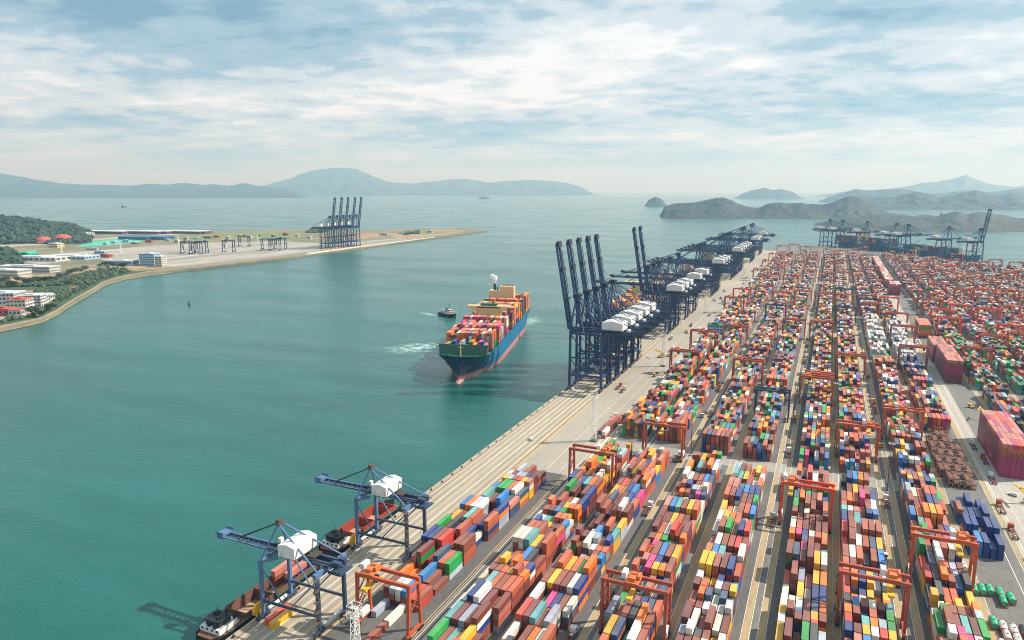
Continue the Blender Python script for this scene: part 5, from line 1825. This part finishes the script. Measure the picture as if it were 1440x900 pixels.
patch('container_terminal_pavement', 'conc_white', [[(60, 372), (130, 362), (180, 372), (245, 375), (300, 370), (380, 361), (430, 355), (500, 345.5), (600, 333.5), (560, 335), (500, 340), (450, 342), (400, 339), (300, 341), (220, 345), (140, 352), (60, 358), (20, 366)]], 0.05)
patch('bare_soil', 'soil', [[(40, 400), (100, 393), (150, 380), (165, 375), (128, 377), (85, 385), (50, 389), (10, 393)], [(170, 380), (200, 379), (240, 377.5), (200, 374), (150, 373)], [(560, 335), (600, 333), (660, 324.5), (640, 322.5), (590, 325), (540, 330)],
                            [(0, 420), (80, 410), (100, 404), (60, 405), (-20, 409)], [(480, 338), (540, 332), (530, 328), (470, 332)]], 0.10)
patch('rocky_bank', 'stone', [[(244, 375.5), (300, 369.5), (380, 361), (430, 355.5), (432, 358), (400, 362), (330, 370.5), (266, 377.5)]], 0.13)
patch('bright_quay_edge', 'strip', [[(432, 355.6), (500, 346.5), (610, 333.2), (612, 333.8), (500, 348.6), (432, 358)]], 0.15)
patch('grass_field', 'grass', [[(250, 338), (330, 337), (420, 335), (440, 327), (380, 326), (300, 327), (240, 331)], [(600, 330), (640, 326), (600, 325), (560, 329)], [(-60, 408), (40, 402), (60, 398), (0, 398)]], 0.12)
patch('scrub_ground', 'scrub', [[(-100, 476), (0, 458), (55, 447), (78, 436), (93, 426), (110, 416), (130, 405), (146, 395), (175, 388), (205, 382), (240, 379), (190, 381), (160, 377), (140, 379), (115, 388), (90, 396), (40, 402), (0, 405), (-60, 410), (-100, 420)]], 0.14)
patch('sandy_road', 'soil', [[(-40, 413), (50, 408), (95, 404), (110, 402), (108, 405), (60, 412), (-40, 420)], [(0, 391), (60, 386), (75, 384), (60, 388), (0, 393.5)]], 0.18)
patch('factory_yard', 'conc_white', [[(-60, 430), (0, 418), (62, 414), (78, 419), (62, 430), (40, 443), (0, 450), (-60, 462)]], 0.19)
patch('green_sheeting', 'sheeting', [[(105, 348), (160, 345), (205, 339), (170, 335), (125, 340)], [(25, 360), (48, 358), (52, 352), (25, 354)]], 0.2)
patch('grey_roadway', 'conc_pale', [[(0, 345), (100, 339), (180, 332), (260, 328), (260, 329.5), (180, 334), (100, 341.5), (0, 348)]], 0.22)
# stone armour along the natural shore
st_pts = coast[1:13]
outer = [gp(x, y + 0.6, 0) for x, y in st_pts]
inner = [gp(x, y - 2.6, 0) for x, y in st_pts]
mb = MB()
for i in range(len(outer) - 1):
    mb.poly([(*outer[i], -3.6), (*outer[i + 1], -3.6), (*inner[i + 1], 1.0), (*inner[i], 1.0)], [(0, 1, 2, 3)])
structure('shore_stones', mb, M['stone'])
# dark piles in front of the unfinished wharf and fenders
pm = MB().tube((0, 0, -5), (0, 0, 1.5), 0.9, 6).mesh('wharf_pile', M['stone'])
for i in range(46):
    t = i / 45
    x, y = gp(266 + t * 120, 378.4 - t * 13.7, 0)
    o = bpy.data.objects.new('wharf_pile', pm); COL.objects.link(o); o.location = (x + 4, y, 0)
    tag(o, 'concrete pile standing in the water along the unfinished opposite wharf', 'pile', 'piles along the unfinished wharf')
fm_ = MB().box(-1.2, 1.2, -2.4, 2.4, -2, 3.2).box(-1.4, 1.4, -0.5, 0.5, -2.2, 3.4).mesh('yellow_fender', M['yellow'])
for i in range(16):
    x, y = gp(457 + i * 3.8, 351.4 - i * 0.5, 0)
    o = bpy.data.objects.new('yellow_fender', fm_); COL.objects.link(o); o.location = (x + 3.5, y, 0.4)
    tag(o, 'yellow block along the edge of the opposite quay under the navy cranes', 'fender', 'yellow blocks along the opposite quay')

# buildings across the water
def bpx(x, y, w, d, h, mat, roof, floors, rz, label, wins=8, gable=0.0, name='warehouse'):
    X, Y = gp(x, y)
    return building(name, X, Y, w, d, h, M[mat], M[roof], floors, rz, label, wins=wins, gable=gable, base=0.25)


bpx(212, 373, 36, 26, 27, 'wall_blue', 'roof_grey', 5, 0.3, 'pale blue multi storey block on the opposite shore', 9, name='office_block')
bpx(227, 375, 16, 20, 23, 'wall_white', 'roof_grey', 5, 0.3, 'white tower joined beside the pale blue block', 3, name='office_block')
bpx(172, 373, 66, 26, 11, 'wall_blue', 'roof_grey', 1, 0.3, 'low grey blue shed on the soil beside the multi storey block', 10)
bpx(40, 382, 130, 30, 12, 'wall_white', 'roof_grey', 2, 0.25, 'long white warehouse in front of the concrete plain', 22)
bpx(5, 388, 100, 34, 13, 'wall_white', 'roof_grey', 2, 0.25, 'long white warehouse at the edge of the picture', 18)
bpx(52, 366, 150, 50, 9, 'wall_white', 'roof_grey', 1, 0.25, 'broad flat white roofed hall behind the long warehouses', 10)
bpx(100, 364, 120, 50, 8, 'wall_blue', 'roof_grey', 1, 0.25, 'broad flat pale grey hall beside the green sheeting', 10)
bpx(38, 362, 40, 30, 12, 'teal_tank', 'teal_tank', 1, 0.2, 'green clad shed among the pale halls', 4)
bpx(8, 432, 44, 30, 22, 'wall_white', 'roof_grey', 4, 0.5, 'white four storey factory at the shore behind red awnings', 8, name='factory')
bpx(30, 436, 26, 22, 16, 'wall_white', 'roof_red', 3, 0.5, 'white factory wing with a red roof', 5, name='factory')
bpx(45, 431, 34, 20, 17, 'wall_white', 'roof_grey', 4, 0.6, 'white factory building nearest the trees', 6, name='factory')
bpx(38, 424, 60, 12, 9, 'wall_white', 'roof_grey', 2, 0.45, 'long low white building behind the shore factories', 10)
bpx(5, 443, 30, 16, 9, 'roof_red', 'roof_red', 1, 0.4, 'low red shed in front of the white shore factory', 3)
bpx(24, 444, 16, 10, 8, 'wall_white', 'roof_red', 1, 0.5, 'small white house with red roof at the shore', 3, 2.0, 'house')
bpx(63, 421, 26, 12, 8, 'wall_white', 'roof_grey', 1, 0.4, 'small white hut at the end of the factory yard', 3, 2.0, 'house')
bpx(118, 333, 60, 40, 14, 'wall_white', 'roof_grey', 2, 0.2, 'white building at the foot of the wooded headland', 6)
bpx(80, 348, 30, 26, 12, 'cream', 'roof_grey', 2, 0.2, 'cream building below the orange domes', 5)
for x, w, l in ((200, 150, 'first'), (226, 140, 'second')):
    bpx(x - 6, 336.5, w * .8, 50, 9, 'blue_sheet', 'blue_sheet', 1, 0.15, 'bright blue shed on the opposite shore, %s counted from the green sheeting' % l, 8, 4.0)
for x, w, l in ((150, 230, 'first'), (196, 260, 'second'), (222, 150, 'third'), (262, 190, 'fourth'), (281, 90, 'fifth')):
    bpx(x, 328.5, w * .85, 46, 10, 'rust', 'roof_grey', 1, 0.15, 'long brown shed by the back shore, %s counted from the wooded headland' % l, 10, 3.0)
for x, y, h, l in ((62, 342, 26, 'smaller'), (89, 340, 32, 'larger')):
    X, Y = gp(x, y)
    e = empty('domed_store', (X, Y, 0.2)); e.scale = (0.62, 0.62, 0.8)
    MB().tube((0, 0, 0), (0, 0, 9), 44 if l == 'larger' else 36, 20).build('wall', M['cream'], e)
    db = MB(); N = 20; rad = 45 if l == 'larger' else 37
    for k_ in range(5):
        a0, a1 = PI / 2 * k_ / 5, PI / 2 * (k_ + 1) / 5
        for i in range(N):
            t0, t1 = 2 * PI * i / N, 2 * PI * (i + 1) / N
            db.poly([(rad * math.cos(a0) * math.cos(t0), rad * math.cos(a0) * math.sin(t0), 9 + h * .7 * math.sin(a0)), (rad * math.cos(a0) * math.cos(t1), rad * math.cos(a0) * math.sin(t1), 9 + h * .7 * math.sin(a0)),
                     (rad * math.cos(a1) * math.cos(t1), rad * math.cos(a1) * math.sin(t1), 9 + h * .7 * math.sin(a1)), (rad * math.cos(a1) * math.cos(t0), rad * math.cos(a1) * math.sin(t0), 9 + h * .7 * math.sin(a1))], [(0, 1, 2, 3)])
    db.build('dome', M['roof_red'], e)
    tag(e, l + ' orange domed store at the foot of the wooded headland', 'storage dome')

# site huts and material heaps on the unfinished opposite terminal
hut_spots = [(150, 344), (162, 342), (178, 341), (190, 343), (210, 341), (236, 339), (250, 341), (262, 337), (276, 336), (292, 335), (305, 334), (322, 336), (338, 333), (352, 334), (366, 332), (384, 333), (402, 331), (418, 333), (436, 336), (130, 352), (142, 357), (120, 360), (150, 362), (540, 331), (565, 329), (605, 327.5)]
cols_ = ['wall_white', 'roof_grey', 'wall_blue', 'rust', 'roof_red', 'wall_white']
for j, (x, y) in enumerate(hut_spots):
    X, Y = gp(x, y)
    k_ = j % 6
    near_ = ('the green sheeting', 'the pale hall', 'the blue sheds', 'the navy gantries', 'the quay cranes')[min(4, int(max(0, x - 110) // 80))]
    building('site_hut', X, Y, R.uniform(10, 34), R.uniform(7, 14), R.uniform(3.5, 8), M[cols_[k_]], M['roof_grey' if k_ in (0, 2, 3) else cols_[k_]], 1, R.uniform(-.2, .5),
             'small %s hut across the water, %s of the scattered huts, near %s' % (['white', 'grey', 'blue', 'brown', 'red', 'white'][k_], ('%dth' % (j + 1)) if j > 19 else ORD[j], near_), 'hut', wins=3, base=0.3)

# ------------------------------------------------------------------ hills
from mathutils import noise as mn


def hill(name, pts, Df, Dr, Db, mat, rough=0.25, nx=110, base=SEA - 2, seed=0):
    xs = [p[0] for p in pts]
    x0, x1 = xs[0], xs[-1]
    fr_ = 24; bk = 6
    verts = []; rows = fr_ + bk + 1
    Hs = []
    for i in range(nx + 1):
        x = x0 + (x1 - x0) * i / nx
        j = max(k_ for k_ in range(len(pts)) if pts[k_][0] <= x + 1e-6)
        j = min(j, len(pts) - 2)
        f = (x - pts[j][0]) / (pts[j + 1][0] - pts[j][0])
        f = f * f * (3 - 2 * f) * 0.5 + f * 0.5
        y = pts[j][1] * (1 - f) + pts[j + 1][1] * f
        jit = mn.fractal(Vector((x * 0.11 + seed * 7.3, seed, 0)), 0.8, 2.1, 4) * 0.7
        edge_ = min(1, (x - x0) / 14, (x1 - x) / 14) if name != 'x' else 1
        def at(y_, D):
            d = ray(x, y_); fw = -math.sin(PSI) * d[0] + math.cos(PSI) * d[1]
            t = D / fw
            return d[0] * t, d[1] * t, CAM_H + d[2] * t
        hr = max(0.0, at(y + jit * max(0, edge_), Dr)[2] - base)
        for r in range(rows):
            if r <= fr_:
                t = r / fr_; D = Df + (Dr - Df) * t
            else:
                t = 1 - (r - fr_) / bk; D = Dr + (Db - Dr) * (1 - t)
            X, Y, _ = at(267, D)
            sp = mn.fractal(Vector((X / (Dr * 0.03) + seed, Y / (Dr * 0.03), 0)), 0.9, 2.0, 5)
            tt = max(0, t)
            gl = abs(mn.fractal(Vector((X / (Dr * 0.045) + seed * 3, Y / (Dr * 0.12), 2.0)), 0.8, 2.0, 4))
            prof = tt ** 0.85 * (1 - rough * 2.2 * (1 - tt) ** 0.8 * (0.35 + sp * 0.8 + gl * 1.1))
            z = base + hr * max(0, prof)
            verts.append((X, Y, z))
    fs = []
    for i in range(nx):
        for r in range(rows - 1):
            a = i * rows + r
            fs.append((a, a + rows, a + rows + 1, a + 1))
    me_ = bpy.data.meshes.new(name); me_.from_pydata(verts, [], fs); me_.materials.append(M[mat])
    me_.polygons.foreach_set('use_smooth', [True] * len(fs))
    o = bpy.data.objects.new(name, me_); COL.objects.link(o); o['kind'] = 'structure'
    return o


hill('distant_mountain', [(-160, 262), (-60, 246), (0, 243.5), (30, 248), (60, 254), (90, 258), (120, 259.5), (160, 260), (185, 261), (210, 258.5), (235, 259.5), (262, 257), (285, 260), (300, 259), (322, 261), (345, 257.5), (362, 261), (390, 264), (410, 269), (432, 277)], 15500, 18500, 20500, 'hill_far', 0.4, 220, seed=1)
hill('distant_mountain', [(330, 274), (365, 263), (390, 256), (410, 251), (425, 244), (440, 240), (455, 238), (470, 236), (490, 236), (503, 238), (515, 243), (530, 250), (545, 255.5), (560, 257), (580, 258), (600, 256), (620, 254), (640, 252), (655, 251.5), (672, 254), (690, 257), (705, 255), (725, 254), (745, 253), (765, 254), (790, 256), (812, 261), (840, 274)], 23000, 27000, 29500, 'hill_far', 0.4, 240, seed=2)
hill('island', [(907, 289), (914, 280), (922, 277), (930, 279.5), (939, 289)], 7600, 7850, 8100, 'hill_far', 0.3, 40, seed=3)
hill('island', [(1032, 279), (1050, 270), (1062, 266.5), (1075, 264.5), (1088, 267), (1098, 266), (1112, 269), (1132, 279)], 13800, 14600, 15400, 'hill_far', 0.3, 60, seed=4)
hill('distant_mountain', [(1140, 276), (1200, 268), (1240, 266.5), (1262, 264), (1280, 261), (1297, 257), (1312, 256), (1328, 253), (1342, 251), (1350, 248), (1356, 245.5), (1363, 249), (1372, 253), (1392, 259), (1410, 261.5), (1425, 263), (1445, 260), (1500, 256), (1600, 266)], 18500, 20500, 22500, 'hill_far', 0.4, 180, seed=5)
hill('wooded_hill', [(1152, 283), (1172, 275), (1190, 270), (1203, 266), (1222, 268), (1245, 266), (1262, 265.5), (1280, 267), (1305, 272), (1330, 271), (1360, 268), (1390, 270), (1440, 265), (1520, 262), (1640, 270)], 9800, 11200, 12400, 'hill_far', 0.4, 180, seed=6)
hill('wooded_hill', [(1160, 288), (1185, 282), (1208, 276), (1232, 277), (1256, 277.5), (1272, 273), (1290, 269.5), (1306, 272), (1325, 277), (1340, 275), (1356, 271), (1372, 267.5), (1388, 271.5), (1405, 275), (1425, 272), (1445, 276), (1500, 268), (1620, 280)], 6200, 7300, 8300, 'hill_far', 0.4, 180, seed=7)
hill('wooded_headland', [(929, 303), (936, 290), (950, 286), (962, 285.5), (975, 285), (987, 283), (998, 280.5), (1008, 278.5), (1018, 277.5), (1028, 281), (1040, 287), (1056, 291.5), (1069, 292), (1080, 287), (1092, 284.5), (1110, 286), (1125, 285), (1140, 287), (1158, 287.5), (1172, 285), (1184, 279), (1196, 276), (1208, 278), (1220, 284), (1238, 295), (1260, 300), (1285, 304), (1310, 303), (1345, 310)], 4350, 4850, 5500, 'hill_far', 0.35, 220, seed=8)
hill('wooded_headland', [(1150, 313), (1200, 306), (1240, 303), (1282, 303.5), (1300, 305), (1316, 303.5), (1327, 303), (1338, 299), (1348, 297), (1357, 299), (1366, 301), (1380, 298), (1395, 299), (1410, 302), (1440, 307), (1500, 304), (1620, 312)], 2950, 3450, 3900, 'hill', 0.3, 160, seed=9)
h1_ = hill('wooded_headland', [(-260, 296), (-60, 298), (0, 304), (16, 305), (30, 307), (45, 309.5), (60, 312.5), (74, 313.5), (86, 314.5), (97, 317), (108, 321), (118, 326), (130, 335)], 2250, 2750, 3100, 'hill', 0.25, 120, base=-1, seed=10)
h2_ = hill('wooded_hill', [(-220, 330), (-60, 342), (0, 349), (8, 352), (15, 358), (22, 367), (30, 374)], 1560, 1760, 1900, 'hill', 0.2, 60, base=-1, seed=11)

# ------------------------------------------------------------------ woodland and trees
ico = np.array([(0, 0, 1), (.894, 0, .447), (.276, .851, .447), (-.724, .526, .447), (-.724, -.526, .447), (.276, -.851, .447),
                (.724, .526, -.447), (-.276, .851, -.447), (-.894, 0, -.447), (-.276, -.851, -.447), (.724, -.526, -.447), (0, 0, -1)])
icf = np.array([(0, 1, 2), (0, 2, 3), (0, 3, 4), (0, 4, 5), (0, 5, 1), (1, 6, 2), (2, 7, 3), (3, 8, 4), (4, 9, 5), (5, 10, 1),
                (6, 7, 2), (7, 8, 3), (8, 9, 4), (9, 10, 5), (10, 6, 1), (11, 7, 6), (11, 8, 7), (11, 9, 8), (11, 10, 9), (11, 6, 10)])


def clumps(name, centres, radii, mat, label):
    n = len(centres)
    c = np.array(centres); r = np.array(radii)
    jit = NR.uniform(0.55, 1.3, (n, 12, 1))
    v = c[:, None, :] + ico[None] * jit * r[:, None, None] * np.array([1, 1, 0.85])
    f = (icf[None] + 12 * np.arange(n)[:, None, None]).reshape(-1, 3)
    me_ = bpy.data.meshes.new(name)
    v = v.reshape(-1, 3)
    me_.vertices.add(len(v)); me_.vertices.foreach_set('co', v.ravel().astype(np.float32))
    me_.loops.add(f.size); me_.loops.foreach_set('vertex_index', f.ravel().astype(np.int32))
    me_.polygons.add(len(f)); me_.polygons.foreach_set('loop_start', np.arange(0, f.size, 3, dtype=np.int32))
    me_.polygons.foreach_set('use_smooth', np.zeros(len(f), dtype=bool))
    me_.update(calc_edges=True); me_.materials.append(M[mat])
    o = bpy.data.objects.new(name, me_); COL.objects.link(o)
    return tag(o, label, 'woodland', kind='stuff')


def on_mesh(o, n, rmin, rmax):
    vs = o.data.vertices; out_c = []; out_r = []
    ps = o.data.polygons; m_ = len(ps)
    ar = np.array([p.area for p in ps]); ar = np.cumsum(ar / ar.sum())
    for _ in range(n):
        p = ps[min(m_ - 1, int(np.searchsorted(ar, R.random())))]
        w = [R.random() for _ in p.vertices]; s_ = sum(w)
        q = Vector((0, 0, 0))
        for wi, vi in zip(w, p.vertices): q += vs[vi].co * (wi / s_)
        if q.z < 1.5: continue
        r = R.uniform(rmin, rmax)
        out_c.append((q.x, q.y, q.z + r * 0.3)); out_r.append(r)
    return out_c, out_r


c_, r_ = on_mesh(h1_, 7000, 4, 10)
clumps('hill_forest', c_, r_, 'leaf_hill', 'dense woodland covering the headland behind the orange domes')
c_, r_ = on_mesh(h2_, 1800, 3, 7)
clumps('hill_forest', c_, r_, 'leaf_hill', 'dense woodland on the small hill behind the long warehouses')


def in_poly(x, y, P):
    c = False; j = len(P) - 1
    for i in range(len(P)):
        if (P[i][1] > y) != (P[j][1] > y) and x < (P[j][0] - P[i][0]) * (y - P[i][1]) / (P[j][1] - P[i][1]) + P[i][0]: c = not c
        j = i
    return c


shr = [[(-80, 470), (0, 455), (50, 446), (72, 436), (88, 425), (104, 415), (126, 403), (144, 393), (172, 386.5), (190, 382), (160, 377), (140, 378.5), (118, 387), (100, 400), (112, 404), (85, 418), (65, 432), (40, 447), (0, 452), (-80, 462)],
       [(55, 417), (80, 421), (104, 410), (95, 406), (60, 408), (48, 411)], [(52, 404), (90, 402), (118, 392), (140, 383), (128, 383), (104, 390), (70, 395), (48, 398)],
       [(-40, 406), (50, 403), (50, 398), (20, 401), (-40, 403)], [(430, 328), (460, 327), (455, 321.5), (440, 322)], [(568, 331), (590, 329), (590, 326.5), (570, 328)]]
cc_, rr2 = [], []
for P, n in zip(shr, (2400, 700, 1100, 380, 250, 120)):
    xs = [p[0] for p in P]; ys = [p[1] for p in P]
    k_ = 0
    while k_ < n:
        x, y = R.uniform(min(xs), max(xs)), R.uniform(min(ys), max(ys))
        k_ += 0.4
        if in_poly(x, y, P):
            k_ += 0.6
            X, Y = gp(x, y); r = R.uniform(1.5, 4.2) * (1.6 if x > 400 else 1)
            cc_.append((X, Y, r * 0.5 + R.uniform(0, 2.5))); rr2.append(r)
clumps('shore_scrub', cc_, rr2, 'leaf', 'dense green scrub and bushes along the opposite shore')


def make_tree(seed, h=10.0):
    rr = random.Random(seed)
    root = empty('broadleaf_tree')
    t = MB().tube((0, 0, 0), (0.2, 0.1, h * .45), 0.38, 7, 0.24)
    tips = []
    for i in range(7):
        a = i * 0.95 + rr.uniform(-.3, .3); q = (math.cos(a) * h * .27, math.sin(a) * h * .27, h * rr.uniform(.6, .85))
        t.tube((0.2, 0.1, h * rr.uniform(.3, .45)), q, 0.15, 5, 0.05); tips.append(q)
    t.build('trunk', M['bark'], root)
    cr_ = MB()
    for _ in range(520):
        q = rr.choice(tips + [(0, 0, h * .8)])
        p = Vector((q[0] + rr.gauss(0, h * .13), q[1] + rr.gauss(0, h * .13), q[2] + rr.gauss(0, h * .11)))
        u = Vector((rr.gauss(0, 1), rr.gauss(0, 1), rr.gauss(0, 1))).normalized(); v = u.orthogonal().normalized()
        s_ = rr.uniform(.3, .75)
        cr_.poly([p - u * s_ - v * s_ * .6, p + u * s_ - v * s_ * .6, p + u * s_ + v * s_ * .6, p - u * s_ + v * s_ * .6], [(0, 1, 2, 3)])
    cr_.build('crown', M['leaf'], root)
    return root


trs = [make_tree(s_) for s_ in (1, 2, 3)]
trt = [tree_of(t) for t in trs]
tpos = []
for x, y in [(4, 401), (8, 400), (12, 403), (24, 397), (27, 398), (33, 400), (39, 401), (45, 400), (52, 399), (58, 398), (64, 398), (71, 396), (78, 396), (85, 394), (93, 391), (100, 388), (107, 386), (113, 385), (120, 382), (141, 377), (147, 376), (153, 376), (160, 377),
             (167, 378), (174, 379), (20, 404), (96, 404), (60, 452 - 6), (47, 446), (71, 437)]:
    tpos.append(gp(x, y))
for j, (X, Y) in enumerate(tpos):
    k_ = j % 3
    o = trs[k_] if j < 3 else copy_tree(trs[k_], None, trt[k_])
    o.location = (X, Y, 0.2); o.rotation_euler = (0, 0, R.uniform(0, 6)); sc_ = R.uniform(0.85, 1.4); o.scale = (sc_ * 1.15, sc_ * 1.15, sc_)
    tag(o, 'dark green broadleaf tree in the row above the opposite shore', 'tree', 'trees in the rows above the opposite shore')

# ------------------------------------------------------------------ render settings
scene.render.engine = 'CYCLES'
scene.cycles.use_denoising = True
scene.cycles.max_bounces = 6
scene.cycles.diffuse_bounces = 2
scene.cycles.glossy_bounces = 2
scene.cycles.transmission_bounces = 2
scene.cycles.transparent_max_bounces = 12
scene.cycles.volume_bounces = 0
scene.cycles.filter_width = 1.0
scene.view_settings.view_transform = 'Standard'
scene.view_settings.look = 'None'
scene.view_settings.exposure = 0.7
scene.view_settings.gamma = 1.0
scene.view_settings.use_curve_mapping = False
